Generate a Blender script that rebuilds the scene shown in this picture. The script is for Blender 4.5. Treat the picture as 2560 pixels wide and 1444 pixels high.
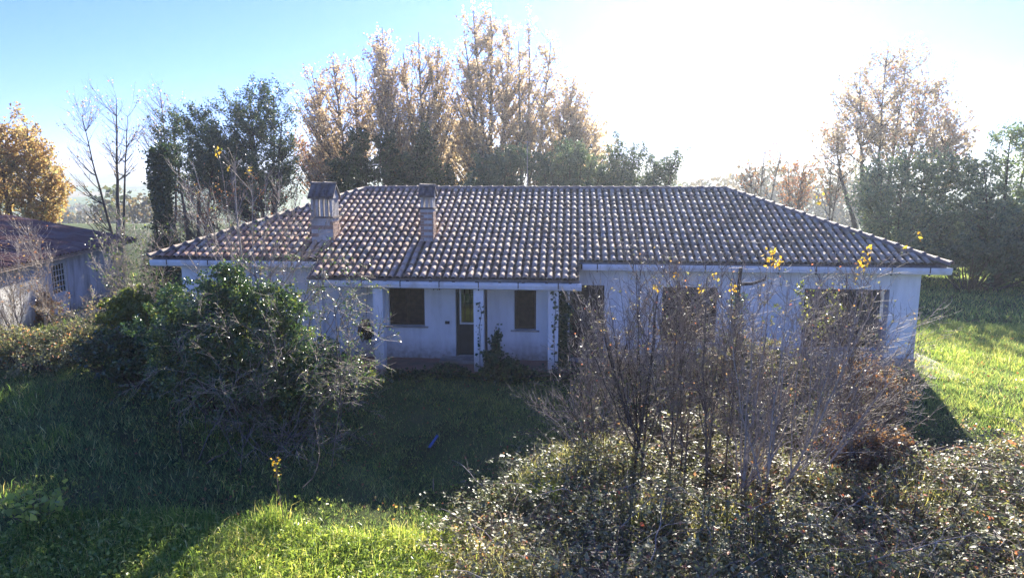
import bpy, math, random
import numpy as np
from mathutils import Vector, Matrix

# ------------------------------------------------------------------ clear, camera, sky, sun, exposure
for o in list(bpy.data.objects):
    bpy.data.objects.remove(o)
S = bpy.context.scene
COL = S.collection
R = math.radians

CAM_H, PITCH, YAW, FPX = 5.2, R(9.26), R(4.8), 1730.0
cam = bpy.data.objects.new('camera', bpy.data.cameras.new('camera'))
COL.objects.link(cam)
cam.data.sensor_width = 36.0
cam.data.lens = FPX / 2560 * 36.0
cam.data.clip_start = 0.1
cam.data.clip_end = 20000
cam.location = (0, 0, CAM_H)
cam.rotation_euler = (R(90) - PITCH, 0, YAW)
S.camera = cam

SUN_EL, SUN_AZ = R(26.6), R(11.0)        # azimuth measured from +Y towards +X
world = bpy.data.worlds.new('World')
S.world = world
world.use_nodes = True
wn = world.node_tree.nodes
sky = wn.new('ShaderNodeTexSky')
sky.sky_type = 'NISHITA'
sky.sun_disc = False
sky.sun_elevation = SUN_EL
sky.sun_rotation = SUN_AZ
sky.altitude = 200
sky.air_density = 1.0
sky.dust_density = 0.10
sky.ozone_density = 5.0
tint = wn.new('ShaderNodeMix'); tint.data_type = 'RGBA'; tint.blend_type = 'MULTIPLY'; tint.inputs[0].default_value = 1.0
tint.inputs[7].default_value = (0.60, 0.645, 1.15, 1)      # sunlight-balanced camera: the sky reads bluer
world.node_tree.links.new(sky.outputs[0], tint.inputs[6])
world.node_tree.links.new(tint.outputs[2], wn['Background'].inputs[0])
wn['Background'].inputs[1].default_value = 0.072

sun = bpy.data.objects.new('sun', bpy.data.lights.new('sun', 'SUN'))
COL.objects.link(sun)
sun.data.energy = 5.0
sun.data.angle = R(0.55)
sun.data.color = (1.0, 0.93, 0.80)
sd = Vector((math.sin(SUN_AZ) * math.cos(SUN_EL), math.cos(SUN_AZ) * math.cos(SUN_EL), math.sin(SUN_EL)))
sun.rotation_euler = sd.to_track_quat('Z', 'Y').to_euler()

S.view_settings.view_transform = 'Standard'
S.view_settings.look = 'None'
S.view_settings.exposure = 1.75
S.view_settings.gamma = 1.0
S.view_settings.use_curve_mapping = False
S.cycles.use_denoising = True
S.cycles.denoising_prefilter = 'NONE'
S.cycles.max_bounces = 6
S.cycles.diffuse_bounces = 3
S.cycles.glossy_bounces = 2
S.cycles.transmission_bounces = 4
S.cycles.transparent_max_bounces = 8
S.cycles.volume_bounces = 1
S.cycles.use_adaptive_sampling = True
S.cycles.adaptive_threshold = 0.02
S.cycles.sample_clamp_indirect = 6.0

# ------------------------------------------------------------------ placement helpers (used only to work out where things stand)
_fw = np.array([-math.sin(YAW) * math.cos(PITCH), math.cos(YAW) * math.cos(PITCH), -math.sin(PITCH)])
_rt = np.array([math.cos(YAW), math.sin(YAW), 0.0])
_up = np.cross(_rt, _fw)
def at(px, py, Y):
    r = _fw + _rt * (px - 1280) / FPX - _up * (py - 722) / FPX
    return np.array([0, 0, CAM_H]) + r * Y / r[1]

def fbm(x, y, s=1.0, seed=0.0):
    x = np.asarray(x) * s + seed * 7.31; y = np.asarray(y) * s - seed * 3.17
    return (np.sin(1.0*x + 1.3*y + 0.7*np.sin(0.9*y)) + 0.6*np.sin(2.3*x - 1.9*y + 1.1*np.sin(1.7*x))
            + 0.4*np.sin(4.1*x + 3.7*y + 1.3*np.sin(2.9*y)) + 0.25*np.sin(8.3*x - 7.1*y)) / 2.25

def zg(x, y):
    """height of the ground near the house"""
    x = np.asarray(x, float); y = np.asarray(y, float)
    z = -0.10 - 0.11 * np.clip(17.5 - y, 0, 40)
    z = z + 0.05 * fbm(x, y, 0.55, 1) * np.clip((17.6 - y) / 3, 0, 1)
    z = z - 0.004 * np.clip(y - 42, 0, None) ** 1.35
    return z

# ------------------------------------------------------------------ materials
def nmat(name):
    m = bpy.data.materials.new(name); m.use_nodes = True
    return m, m.node_tree.nodes, m.node_tree.links, m.node_tree.nodes['Principled BSDF']

def ramp(n, stops):
    r = n.new('ShaderNodeValToRGB')
    el = r.color_ramp.elements
    while len(el) < len(stops): el.new(0.5)
    for e, (p, c) in zip(el, stops):
        e.position = p; e.color = (*c, 1)
    return r

GAIN = {'tan_poplar_leaf': 1.5, 'grass_blade': 2.7, 'tall_grass_blade': 2.25, 'broad_weed_leaf': 1.9, 'bramble_leaf': 2.7, 'dark_evergreen_leaf': 1.6, 'orange_maple_leaf': 1.1, 'grey_green_shrub_leaf': 1.9, 'green_shrub_leaf': 1.5, 'ivy_leaf': 1.3, 'russet_bramble_leaf': 1.25, 'grey_tan_sycamore_leaf': 2.1, 'blue_green_shrub_leaf': 1.15}
def leaf_mat(name, stops, trans=0.4, rough=0.45, spec=0.5, tint=None):
    g = GAIN.get(name, 1.0); stops = [(p, tuple(min(c * g, .8) for c in col)) for p, col in stops]
    m, n, l, b = nmat(name)
    a = n.new('ShaderNodeAttribute'); a.attribute_name = 'v'
    r = ramp(n, stops); l.new(a.outputs['Fac'], r.inputs[0])
    l.new(r.outputs[0], b.inputs['Base Color'])
    b.inputs['Roughness'].default_value = rough
    b.inputs['Specular IOR Level'].default_value = spec
    t = n.new('ShaderNodeBsdfTranslucent')
    mul = n.new('ShaderNodeMix'); mul.data_type = 'RGBA'; mul.blend_type = 'MULTIPLY'; mul.inputs[0].default_value = 1
    l.new(r.outputs[0], mul.inputs[6]); mul.inputs[7].default_value = (1.20, 1.20, 1.0, 1) if tint == 'pale' else (1.5, 1.45, .9, 1)
    l.new(mul.outputs[2], t.inputs[0])
    mx = n.new('ShaderNodeMixShader'); mx.inputs[0].default_value = trans
    l.new(b.outputs[0], mx.inputs[1]); l.new(t.outputs[0], mx.inputs[2])
    l.new(mx.outputs[0], n['Material Output'].inputs['Surface'])
    return m

def noise_mat(name, c1, c2, scale=6, rough=0.85, detail=6, bump=0.0, c3=None, scale2=1.2, spec=0.3, lo=.35, hi=.65, bscale=None):
    m, n, l, b = nmat(name)
    tc = n.new('ShaderNodeTexCoord')
    ns = n.new('ShaderNodeTexNoise'); ns.inputs['Scale'].default_value = scale; ns.inputs['Detail'].default_value = detail
    l.new(tc.outputs['Object'], ns.inputs['Vector'])
    r = ramp(n, [(lo, c1), (hi, c2)]); l.new(ns.outputs[0], r.inputs[0])
    col = r.outputs[0]
    if c3:
        n2 = n.new('ShaderNodeTexNoise'); n2.inputs['Scale'].default_value = scale2; n2.inputs['Detail'].default_value = 8
        l.new(tc.outputs['Object'], n2.inputs['Vector'])
        r2 = ramp(n, [(.50, (0, 0, 0)), (.68, (1, 1, 1))]); l.new(n2.outputs[0], r2.inputs[0])
        mx = n.new('ShaderNodeMix'); mx.data_type = 'RGBA'
        l.new(r2.outputs[0], mx.inputs[0]); l.new(col, mx.inputs[6]); mx.inputs[7].default_value = (*c3, 1)
        col = mx.outputs[2]
    l.new(col, b.inputs['Base Color'])
    b.inputs['Roughness'].default_value = rough
    b.inputs['Specular IOR Level'].default_value = spec
    if bump:
        n3 = n.new('ShaderNodeTexNoise'); n3.inputs['Scale'].default_value = bscale or scale * 4; n3.inputs['Detail'].default_value = 6
        l.new(tc.outputs['Object'], n3.inputs['Vector'])
        bp = n.new('ShaderNodeBump'); bp.inputs['Strength'].default_value = bump; bp.inputs['Distance'].default_value = 0.02
        l.new(n3.outputs[0], bp.inputs['Height']); l.new(bp.outputs[0], b.inputs['Normal'])
    return m

M = {}
def plaster(name, base, stain, low):
    m, n, l, b = nmat(name)
    tc = n.new('ShaderNodeTexCoord')
    mp = n.new('ShaderNodeMapping'); mp.inputs['Scale'].default_value = (2.2, 2.2, 0.5)
    l.new(tc.outputs['Object'], mp.inputs[0])
    ns = n.new('ShaderNodeTexNoise'); ns.inputs['Scale'].default_value = 1.3; ns.inputs['Detail'].default_value = 9; ns.inputs['Roughness'].default_value = .62
    l.new(mp.outputs[0], ns.inputs['Vector'])
    r = ramp(n, [(.34, stain), (.56, base)]); l.new(ns.outputs[0], r.inputs[0])
    sx = n.new('ShaderNodeSeparateXYZ'); l.new(tc.outputs['Object'], sx.inputs[0])
    mr = n.new('ShaderNodeMapRange'); mr.inputs[1].default_value = 0.55; mr.inputs[2].default_value = -0.1
    l.new(sx.outputs[2], mr.inputs[0])
    n2 = n.new('ShaderNodeTexNoise'); n2.inputs['Scale'].default_value = 7; n2.inputs['Detail'].default_value = 7
    l.new(tc.outputs['Object'], n2.inputs['Vector'])
    mu = n.new('ShaderNodeMath'); mu.operation = 'MULTIPLY'; mu2 = n.new('ShaderNodeMath'); mu2.operation = 'MULTIPLY'; mu2.inputs[1].default_value = 1.7; l.new(n2.outputs[0], mu2.inputs[0]); l.new(mr.outputs[0], mu.inputs[0]); l.new(mu2.outputs[0], mu.inputs[1])
    mx = n.new('ShaderNodeMix'); mx.data_type = 'RGBA'; l.new(mu.outputs[0], mx.inputs[0]); l.new(r.outputs[0], mx.inputs[6]); mx.inputs[7].default_value = (*low, 1)
    l.new(mx.outputs[2], b.inputs['Base Color'])
    b.inputs['Roughness'].default_value = .9; b.inputs['Specular IOR Level'].default_value = .2
    n3 = n.new('ShaderNodeTexNoise'); n3.inputs['Scale'].default_value = 45; n3.inputs['Detail'].default_value = 5
    l.new(tc.outputs['Object'], n3.inputs['Vector'])
    bp = n.new('ShaderNodeBump'); bp.inputs['Strength'].default_value = .5; bp.inputs['Distance'].default_value = .012
    l.new(n3.outputs[0], bp.inputs['Height']); l.new(bp.outputs[0], b.inputs['Normal'])
    return m
M['plaster'] = plaster('white_plaster', (.88, .88, .87), (.72, .715, .69), (.32, .27, .21))
M['shedwall'] = plaster('shed_plaster', (.58, .57, .56), (.32, .31, .29), (.16, .13, .10))
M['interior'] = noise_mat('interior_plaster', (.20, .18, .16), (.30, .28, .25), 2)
M['gutter'] = noise_mat('painted_gutter', (.70, .72, .74), (.80, .81, .82), 5, .5, c3=(.55, .54, .50), scale2=2.5)
M['iron'] = noise_mat('dark_iron', (.03, .03, .03), (.08, .06, .05), 20, .6)
M['whiteiron'] = noise_mat('white_painted_iron', (.60, .60, .58), (.72, .72, .70), 12, .5)
M['shutter'] = noise_mat('brown_shutter_wood', (.036, .024, .017), (.080, .052, .036), 9, .6)
M['slat'] = noise_mat('faded_shutter_slat', (.034, .023, .017), (.070, .046, .033), 9, .65)
M['doorpaint'] = noise_mat('dark_green_door_paint', (.022, .028, .030), (.035, .042, .046), 6, .45)
M['soffit'] = noise_mat('eaves_wood', (.09, .07, .055), (.14, .11, .09), 8, .8)
M['concrete'] = noise_mat('old_concrete', (.30, .28, .25), (.42, .39, .35), 5, .9, c3=(.20, .19, .14), bump=.3)
M['floor'] = noise_mat('porch_floor_clay', (.23, .13, .10), (.30, .18, .14), 7, .8, c3=(.16, .13, .10))
M['brick'] = noise_mat('chimney_brick', (.30, .19, .14), (.42, .28, .21), 14, .9, c3=(.30, .27, .23), bump=.3)
M['mortar'] = noise_mat('chimney_render', (.42, .39, .36), (.55, .52, .48), 10, .9, c3=(.28, .25, .22), bump=.3)
M['capslab'] = noise_mat('chimney_cap_clay', (.10, .08, .07), (.20, .16, .14), 10, .85, c3=(.24, .22, .19), bump=.3)
M['bark'] = noise_mat('grey_brown_bark', (.095, .075, .06), (.17, .145, .12), 9, .9, bump=.4)
M['palebark'] = noise_mat('pale_grey_bark', (.28, .245, .21), (.44, .39, .34), 9, .8, bump=.3)
M['darkbark'] = noise_mat('dark_bark', (.05, .04, .033), (.10, .082, .068), 9, .9, bump=.4)
M['twig'] = noise_mat('fine_twig', (.27, .215, .16), (.44, .36, .28), 14, .65, spec=.4)
M['mauvetwig'] = noise_mat('brown_grey_twig', (.20, .165, .14), (.36, .305, .26), 14, .65, spec=.4)
M['cane'] = noise_mat('bramble_cane', (.14, .075, .06), (.24, .17, .13), 9, .6, spec=.4)
M['planks'] = noise_mat('weathered_board', (.33, .25, .20), (.46, .37, .31), 8, .8)
M['shedroof'] = noise_mat('dark_maroon_sheet', (.11, .045, .030), (.18, .080, .056), 3, .6, c3=(.20, .14, .11), bump=.15, spec=.5)
M['blueplastic'] = noise_mat('blue_plastic', (.03, .09, .27), (.04, .12, .33), 4, .35, spec=.5)
M['wire'] = noise_mat('antenna_metal', (.30, .30, .31), (.40, .40, .40), 8, .4)
M['redplastic'] = noise_mat('red_plastic', (.55, .02, .03), (.62, .04, .05), 4, .4)
def glass_mat():
    m, n, l, b = nmat('window_glass')
    b.inputs['Base Color'].default_value = (.75, .80, .76, 1); b.inputs['Roughness'].default_value = .03
    tr = n.new('ShaderNodeBsdfTransparent'); tr.inputs[0].default_value = (.72, .80, .72, 1)
    gl = n.new('ShaderNodeBsdfGlossy'); gl.inputs['Roughness'].default_value = .03
    fr = n.new('ShaderNodeFresnel'); fr.inputs[0].default_value = 1.5
    mx = n.new('ShaderNodeMixShader'); l.new(fr.outputs[0], mx.inputs[0]); l.new(tr.outputs[0], mx.inputs[1]); l.new(gl.outputs[0], mx.inputs[2])
    l.new(mx.outputs[0], n['Material Output'].inputs['Surface'])
    return m
M['glass'] = glass_mat()

def tile_mat():
    m, n, l, b = nmat('weathered_clay_tile')
    a = n.new('ShaderNodeAttribute'); a.attribute_name = 'v'
    tc = n.new('ShaderNodeTexCoord')
    geo = n.new('ShaderNodeNewGeometry')
    # clay varies from pink in the west to grey, lichen-covered in the east
    sx = n.new('ShaderNodeSeparateXYZ'); l.new(geo.outputs['Position'], sx.inputs[0])
    mr = n.new('ShaderNodeMapRange'); mr.inputs[1].default_value = -9; mr.inputs[2].default_value = 3
    l.new(sx.outputs[0], mr.inputs[0])
    pink = ramp(n, [(0, (.40, .20, .12)), (.3, (.56, .31, .20)), (.7, (.65, .43, .30)), (.9, (.63, .50, .37)), (1, (.34, .28, .20))]); l.new(a.outputs['Fac'], pink.inputs[0])
    grey = ramp(n, [(0, (.33, .25, .16)), (.3, (.50, .41, .29)), (.7, (.61, .51, .38)), (.9, (.52, .35, .23)), (1, (.32, .27, .17))]); l.new(a.outputs['Fac'], grey.inputs[0])
    mx = n.new('ShaderNodeMix'); mx.data_type = 'RGBA'
    l.new(mr.outputs[0], mx.inputs[0]); l.new(pink.outputs[0], mx.inputs[6]); l.new(grey.outputs[0], mx.inputs[7])
    ns = n.new('ShaderNodeTexNoise'); ns.inputs['Scale'].default_value = 9; ns.inputs['Detail'].default_value = 9; ns.inputs['Roughness'].default_value = .65
    l.new(geo.outputs['Position'], ns.inputs['Vector'])
    rr = ramp(n, [(.52, (0, 0, 0)), (.72, (.8, .8, .8))]); l.new(ns.outputs[0], rr.inputs[0])
    m2 = n.new('ShaderNodeMix'); m2.data_type = 'RGBA'
    l.new(rr.outputs[0], m2.inputs[0]); l.new(mx.outputs[2], m2.inputs[6]); m2.inputs[7].default_value = (.17, .155, .12, 1)
    # colour turns dark brown in the pans between the barrels
    p = n.new('ShaderNodeAttribute'); p.attribute_name = 'pan'
    m3 = n.new('ShaderNodeMix'); m3.data_type = 'RGBA'
    l.new(p.outputs['Fac'], m3.inputs[0]); l.new(m2.outputs[2], m3.inputs[6]); m3.inputs[7].default_value = (.125, .080, .042, 1)
    l.new(m3.outputs[2], b.inputs['Base Color'])
    b.inputs['Roughness'].default_value = .72; b.inputs['Specular IOR Level'].default_value = .25
    n3 = n.new('ShaderNodeTexNoise'); n3.inputs['Scale'].default_value = 60; n3.inputs['Detail'].default_value = 4
    l.new(geo.outputs['Position'], n3.inputs['Vector'])
    bp = n.new('ShaderNodeBump'); bp.inputs['Strength'].default_value = .35; bp.inputs['Distance'].default_value = .01
    l.new(n3.outputs[0], bp.inputs['Height']); l.new(bp.outputs[0], b.inputs['Normal'])
    return m
M['tile'] = tile_mat()
M['ridge'] = noise_mat('ridge_tile_clay', (.20, .15, .12), (.34, .27, .22), 9, .75, c3=(.12, .11, .09), scale2=4, bump=.3)

M['poplarleaf'] = leaf_mat('tan_poplar_leaf', [(0, (.25, .19, .135)), (.35, (.36, .28, .20)), (.7, (.46, .36, .26)), (.9, (.52, .36, .20)), (1, (.46, .40, .28))], .55, .5, tint='pale')
M['orangeleaf'] = leaf_mat('orange_maple_leaf', [(0, (.30, .18, .08)), (.4, (.45, .30, .14)), (.75, (.52, .39, .17)), (1, (.38, .36, .15))], .5, .5, tint='pale')
M['rustleaf'] = leaf_mat('rust_red_leaf', [(0, (.20, .07, .045)), (.5, (.34, .14, .08)), (.8, (.38, .22, .12)), (1, (.46, .32, .12))], .5, .5)
M['sycleaf'] = leaf_mat('grey_tan_sycamore_leaf', [(0, (.17, .13, .09)), (.5, (.28, .235, .18)), (.93, (.36, .30, .22)), (.985, (.46, .18, .12)), (1, (.50, .18, .12))], .45, .5, tint='pale')
M['ever'] = leaf_mat('dark_evergreen_leaf', [(0, (.022, .045, .028)), (.5, (.045, .080, .045)), (.85, (.085, .12, .06)), (1, (.14, .16, .07))], .28, .42)
M['ivy'] = leaf_mat('ivy_leaf', [(0, (.014, .032, .014)), (.55, (.03, .062, .024)), (.9, (.06, .105, .035)), (1, (.13, .17, .05))], .22, .33, .6)
M['laurel'] = leaf_mat('grey_green_shrub_leaf', [(0, (.05, .085, .055)), (.5, (.095, .145, .085)), (.85, (.16, .20, .11)), (1, (.24, .25, .12))], .38, .4)
M['laureldark'] = leaf_mat('blue_green_shrub_leaf', [(0, (.040, .080, .060)), (.5, (.08, .135, .09)), (.85, (.14, .19, .11)), (1, (.22, .24, .12))], .34, .4)
M['privet'] = leaf_mat('green_shrub_leaf', [(0, (.025, .05, .022)), (.5, (.05, .095, .035)), (.85, (.10, .15, .045)), (.96, (.22, .26, .06)), (1, (.34, .28, .07))], .32, .28, .7)
M['yellowleaf'] = leaf_mat('yellow_leaf', [(0, (.50, .27, .03)), (.5, (.66, .44, .05)), (1, (.52, .50, .09))], .5, .45)
M['yellowgreen'] = leaf_mat('yellow_green_leaf', [(0, (.09, .13, .03)), (.5, (.17, .22, .05)), (1, (.40, .38, .08))], .42, .35, .6)
M['bramble'] = leaf_mat('bramble_leaf', [(0, (.040, .050, .024)), (.45, (.080, .088, .045)), (.78, (.15, .14, .085)), (.9, (.26, .17, .09)), (.97, (.34, .08, .05)), (1, (.38, .26, .08))], .34, .47, .6)
M['bramblered'] = leaf_mat('russet_bramble_leaf', [(0, (.10, .07, .045)), (.4, (.20, .13, .075)), (.75, (.32, .17, .09)), (.92, (.42, .15, .07)), (1, (.48, .34, .10))], .42, .32, .6)
M['grass'] = leaf_mat('grass_blade', [(0, (.034, .058, .030)), (.45, (.068, .105, .042)), (.8, (.13, .155, .055)), (.93, (.24, .22, .09)), (1, (.36, .30, .17))], .55, .5, .3)
M['grassdry'] = leaf_mat('tall_grass_blade', [(0, (.055, .095, .028)), (.45, (.11, .165, .04)), (.75, (.19, .22, .055)), (.9, (.32, .28, .12)), (1, (.44, .37, .22))], .58, .5, .3)
M['bigleaf'] = leaf_mat('broad_weed_leaf', [(0, (.08, .12, .03)), (.6, (.17, .21, .05)), (1, (.32, .32, .08))], .45, .35, .5)
M['seed'] = leaf_mat('pale_fluffy_seed', [(0, (.40, .36, .31)), (1, (.60, .56, .50))], .4, .7, .2)
M['drygrassbundle'] = leaf_mat('dry_brown_frond', [(0, (.05, .035, .025)), (1, (.13, .09, .06))], .2, .7, .2)

def ground_mat():
    m, n, l, b = nmat('meadow_soil_and_fields')
    geo = n.new('ShaderNodeNewGeometry')
    ns = n.new('ShaderNodeTexNoise'); ns.inputs['Scale'].default_value = .9; ns.inputs['Detail'].default_value = 10
    l.new(geo.outputs['Position'], ns.inputs['Vector'])
    near = ramp(n, [(.33, (.030, .038, .018)), (.5, (.055, .075, .026)), (.68, (.085, .095, .04))]); l.new(ns.outputs[0], near.inputs[0])
    vo = n.new('ShaderNodeTexVoronoi'); vo.inputs['Scale'].default_value = .0075
    l.new(geo.outputs['Position'], vo.inputs['Vector'])
    sp = n.new('ShaderNodeSeparateColor'); l.new(vo.outputs['Color'], sp.inputs[0])
    far = ramp(n, [(0, (.16, .21, .06)), (.3, (.11, .16, .05)), (.5, (.24, .20, .11)), (.75, (.07, .085, .045)), (1, (.19, .17, .10))])
    far.color_ramp.interpolation = 'CONSTANT'
    l.new(sp.outputs[0], far.inputs[0])
    sx = n.new('ShaderNodeSeparateXYZ'); l.new(geo.outputs['Position'], sx.inputs[0])
    mr = n.new('ShaderNodeMapRange'); mr.inputs[1].default_value = 70; mr.inputs[2].default_value = 130
    l.new(sx.outputs[1], mr.inputs[0])
    # wooded hills beyond the valley
    mr2 = n.new('ShaderNodeMapRange'); mr2.inputs[1].default_value = 900; mr2.inputs[2].default_value = 1100
    l.new(sx.outputs[1], mr2.inputs[0])
    n2 = n.new('ShaderNodeTexNoise'); n2.inputs['Scale'].default_value = .012; n2.inputs['Detail'].default_value = 9
    l.new(geo.outputs['Position'], n2.inputs['Vector'])
    wood = ramp(n, [(.4, (.035, .05, .03)), (.6, (.10, .095, .05)), (.7, (.15, .16, .07))]); l.new(n2.outputs[0], wood.inputs[0])
    mx = n.new('ShaderNodeMix'); mx.data_type = 'RGBA'
    l.new(mr.outputs[0], mx.inputs[0]); l.new(near.outputs[0], mx.inputs[6]); l.new(far.outputs[0], mx.inputs[7])
    m2 = n.new('ShaderNodeMix'); m2.data_type = 'RGBA'
    l.new(mr2.outputs[0], m2.inputs[0]); l.new(mx.outputs[2], m2.inputs[6]); l.new(wood.outputs[0], m2.inputs[7])
    l.new(m2.outputs[2], b.inputs['Base Color'])
    b.inputs['Roughness'].default_value = .95; b.inputs['Specular IOR Level'].default_value = .1
    return m
M['ground'] = ground_mat()

# ------------------------------------------------------------------ object helpers
def tag(o, label=None, cat=None, group=None, kind=None):
    if label: o['label'] = label
    if cat: o['category'] = cat
    if group: o['group'] = group
    if kind: o['kind'] = kind
    return o

def link(name, me, parent=None, loc=None):
    o = bpy.data.objects.new(name, me); COL.objects.link(o)
    if parent is not None: o.parent = parent
    if loc is not None: o.location = loc
    return o

def thing(name, label, cat, loc=(0, 0, 0), group=None):
    o = bpy.data.objects.new(name, None); COL.objects.link(o)
    o.location = loc; o.empty_display_size = .2
    return tag(o, label, cat, group)

def npmesh(name, V, F, mat, smooth=False, attrs=None):
    V = np.ascontiguousarray(V, dtype=np.float32); F = np.ascontiguousarray(F, dtype=np.int32)
    me = bpy.data.meshes.new(name)
    n, (m, k) = len(V), F.shape
    me.vertices.add(n); me.vertices.foreach_set('co', V.ravel())
    me.loops.add(m * k); me.loops.foreach_set('vertex_index', F.ravel())
    me.polygons.add(m); me.polygons.foreach_set('loop_start', np.arange(0, m * k, k, dtype=np.int32))
    if smooth: me.polygons.foreach_set('use_smooth', np.ones(m, dtype=bool))
    me.update(calc_edges=True)
    for an, av in (attrs or {}).items():
        a = me.attributes.new(an, 'FLOAT', 'POINT'); a.data.foreach_set('value', np.ascontiguousarray(av, dtype=np.float32))
    me.materials.append(mat)
    return me

class MB:
    """collects boxes, prisms and tubes into one mesh"""
    def __init__(s): s.v = []; s.f = []
    def box(s, x0, x1, y0, y1, z0, z1, rot=None):
        b = len(s.v)
        pts = [(x, y, z) for z in (z0, z1) for y in (y0, y1) for x in (x0, x1)]
        if rot: pts = [tuple(rot @ Vector(p)) for p in pts]
        s.v += pts
        s.f += [tuple(b + i for i in q) for q in ((0, 2, 3, 1), (4, 5, 7, 6), (0, 1, 5, 4), (2, 6, 7, 3), (0, 4, 6, 2), (1, 3, 7, 5))]
        return s
    def poly(s, pts, flip=False):
        b = len(s.v); s.v += [tuple(p) for p in pts]; f = tuple(range(b, b + len(pts)))
        s.f.append(f[::-1] if flip else f); return s
    def prism(s, prof, axis, a0, a1):
        """extrude a closed 2-D profile along axis 0 (x) or 1 (y)"""
        n = len(prof); b = len(s.v)
        for a in (a0, a1):
            for p, q in prof: s.v.append((a, p, q) if axis == 0 else (p, a, q))
        s.f.append(tuple(b + i for i in range(n))[::-1]); s.f.append(tuple(b + n + i for i in range(n)))
        for i in range(n):
            j = (i + 1) % n; s.f.append((b + i, b + j, b + n + j, b + n + i))
        return s
    def tube(s, pts, r, n=6, cap=True):
        pts = [Vector(p) for p in pts]; b = len(s.v)
        for i, p in enumerate(pts):
            t = (pts[min(i + 1, len(pts) - 1)] - pts[max(i - 1, 0)]).normalized()
            a = t.cross(Vector((0, 0, 1)) if abs(t.z) < .9 else Vector((1, 0, 0))).normalized(); c = t.cross(a)
            rr = r[i] if isinstance(r, (list, tuple)) else r
            for k in range(n):
                an = 2 * math.pi * k / n
                s.v.append(tuple(p + a * math.cos(an) * rr + c * math.sin(an) * rr))
        for i in range(len(pts) - 1):
            for k in range(n):
                k2 = (k + 1) % n
                s.f.append((b + i * n + k, b + i * n + k2, b + (i + 1) * n + k2, b + (i + 1) * n + k))
        if cap:
            s.f.append(tuple(b + k for k in range(n))[::-1]); s.f.append(tuple(b + (len(pts) - 1) * n + k for k in range(n)))
        return s
    def mesh(s, name, mat):
        me = bpy.data.meshes.new(name); me.from_pydata(s.v, [], s.f); me.update()
        if mat: me.materials.append(mat)
        return me
    def build(s, name, mat, parent=None, loc=None):
        return link(name, s.mesh(name, mat), parent, loc)

# ------------------------------------------------------------------ ground to the horizon
def build_ground():
    rs = np.concatenate([np.linspace(.02, 60, 70), np.geomspace(62, 9000, 90)])
    an = np.radians(np.linspace(-180, 180, 181))
    RR, AA = np.meshgrid(rs, an, indexing='ij')
    X = RR * np.sin(AA); Y = RR * np.cos(AA)
    Z = zg(X, np.clip(Y, -12, 60))
    k = np.clip((Y - 55) / 260, 0, 1); k = k * k * (3 - 2 * k)
    Z = Z - 21 * k + 2.0 * fbm(X, Y, .012, 3) * k
    k2 = np.clip((RR - 380) / 600, 0, 1); k2 = k2 * k2 * (3 - 2 * k2)
    Z = Z + k2 * (27 + 13 * fbm(X, Y, .0031, 5) + 6 * fbm(X, Y, .011, 6))
    k3 = np.clip((RR - 2300) / 2500, 0, 1); k3 = k3 * k3 * (3 - 2 * k3)
    Z = Z + k3 * (38 + 42 * fbm(X, Y, .0011, 9))
    Z = np.minimum(Z, 9 + (Z - 9) * .22); Z = np.minimum(Z, 17)
    n, m = X.shape
    V = np.stack([X, Y, Z], -1).reshape(-1, 3)
    i = np.arange(n - 1)[:, None] * m + np.arange(m - 1)[None]
    F = np.stack([i, i + m, i + m + 1, i + 1], -1).reshape(-1, 4)
    o = link('ground', npmesh('ground', V, F[:, ::-1], M['ground'], True))
    tag(o, 'grassy hilltop ground falling to a valley of fields and hazy hills', 'ground', kind='structure')
build_ground()

# ------------------------------------------------------------------ the house
T21 = math.tan(R(21)); C21 = math.cos(R(21))
Y_PORCH, Z_PORCH = 18.0, 2.50
DY = 0.35 * C21                       # plan depth of one tile course
NROW = 18
Y_MAIN = Y_PORCH + 3 * DY             # main eaves
Y_RIDGE = Y_PORCH + NROW * DY
def zr(y): return Z_PORCH + T21 * (y - Y_PORCH)
XL, XR = -12.05, 9.90                # eaves corners
PXL, PXR = -7.10, 0.26                # porch roof ends
XRL, XRR = XL + (Y_RIDGE - Y_MAIN), XR - (Y_RIDGE - Y_MAIN) * .96
Y_BACK = 2 * Y_RIDGE - Y_MAIN
WY = 19.42                            # front wall plane
WXL, WXR = -11.45, 9.50
WBY = Y_BACK - .45
FLOOR = -0.06

house = thing('house', 'long white abandoned single-storey house with clay tile hip roof and porch', 'house', (0, WY, FLOOR))
def hp(mb, name, mat, parent=None):
    """build in world coordinates under the house"""
    o = mb.build(name, mat, parent or house)
    if parent is None: o.location = (0, -WY, -FLOOR)
    return o

def wall_boxes(mb, a0, a1, z0, z1, t0, t1, openings, axis=0):
    """wall along x (axis 0) or y (axis 1), openings as (a0, a1, z0, z1)"""
    xs = sorted({a0, a1, *[o[0] for o in openings], *[o[1] for o in openings]})
    for xa, xb in zip(xs[:-1], xs[1:]):
        xm = (xa + xb) / 2
        cuts = sorted([(o[2], o[3]) for o in openings if o[0] < xm < o[1]])
        z = z0
        for c0, c1 in cuts + [(z1, z1)]:
            if c0 > z + 1e-4:
                if axis == 0: mb.box(xa, xb, t0, t1, z, c0)
                else: mb.box(t0, t1, xa, xb, z, c0)
            z = max(z, c1)

def wx(px, Y=WY): return float(at(px, 780, Y)[0])
ZT = 2.42
W1 = (wx(973), wx(1062), 0.90, 2.18)
DR = (wx(1139), wx(1208), 0.02, 2.18)
W2 = (wx(1286), wx(1340), 0.84, 2.18)
O1 = (wx(1424), wx(1510), 0.02, 2.16)
O2 = (wx(1655), wx(1792), 0.55, 2.14)
O3 = (wx(2008), wx(2220), 0.45, 2.14)
WL = (-10.9, -9.4, .9, 2.1)
fw = MB()
wall_boxes(fw, WXL, WXR, -.25, 2.99, WY, WY + .32, [W1, DR, W2, O1, O2, O3, WL])
hp(fw, 'front_wall', M['plaster'])
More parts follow.
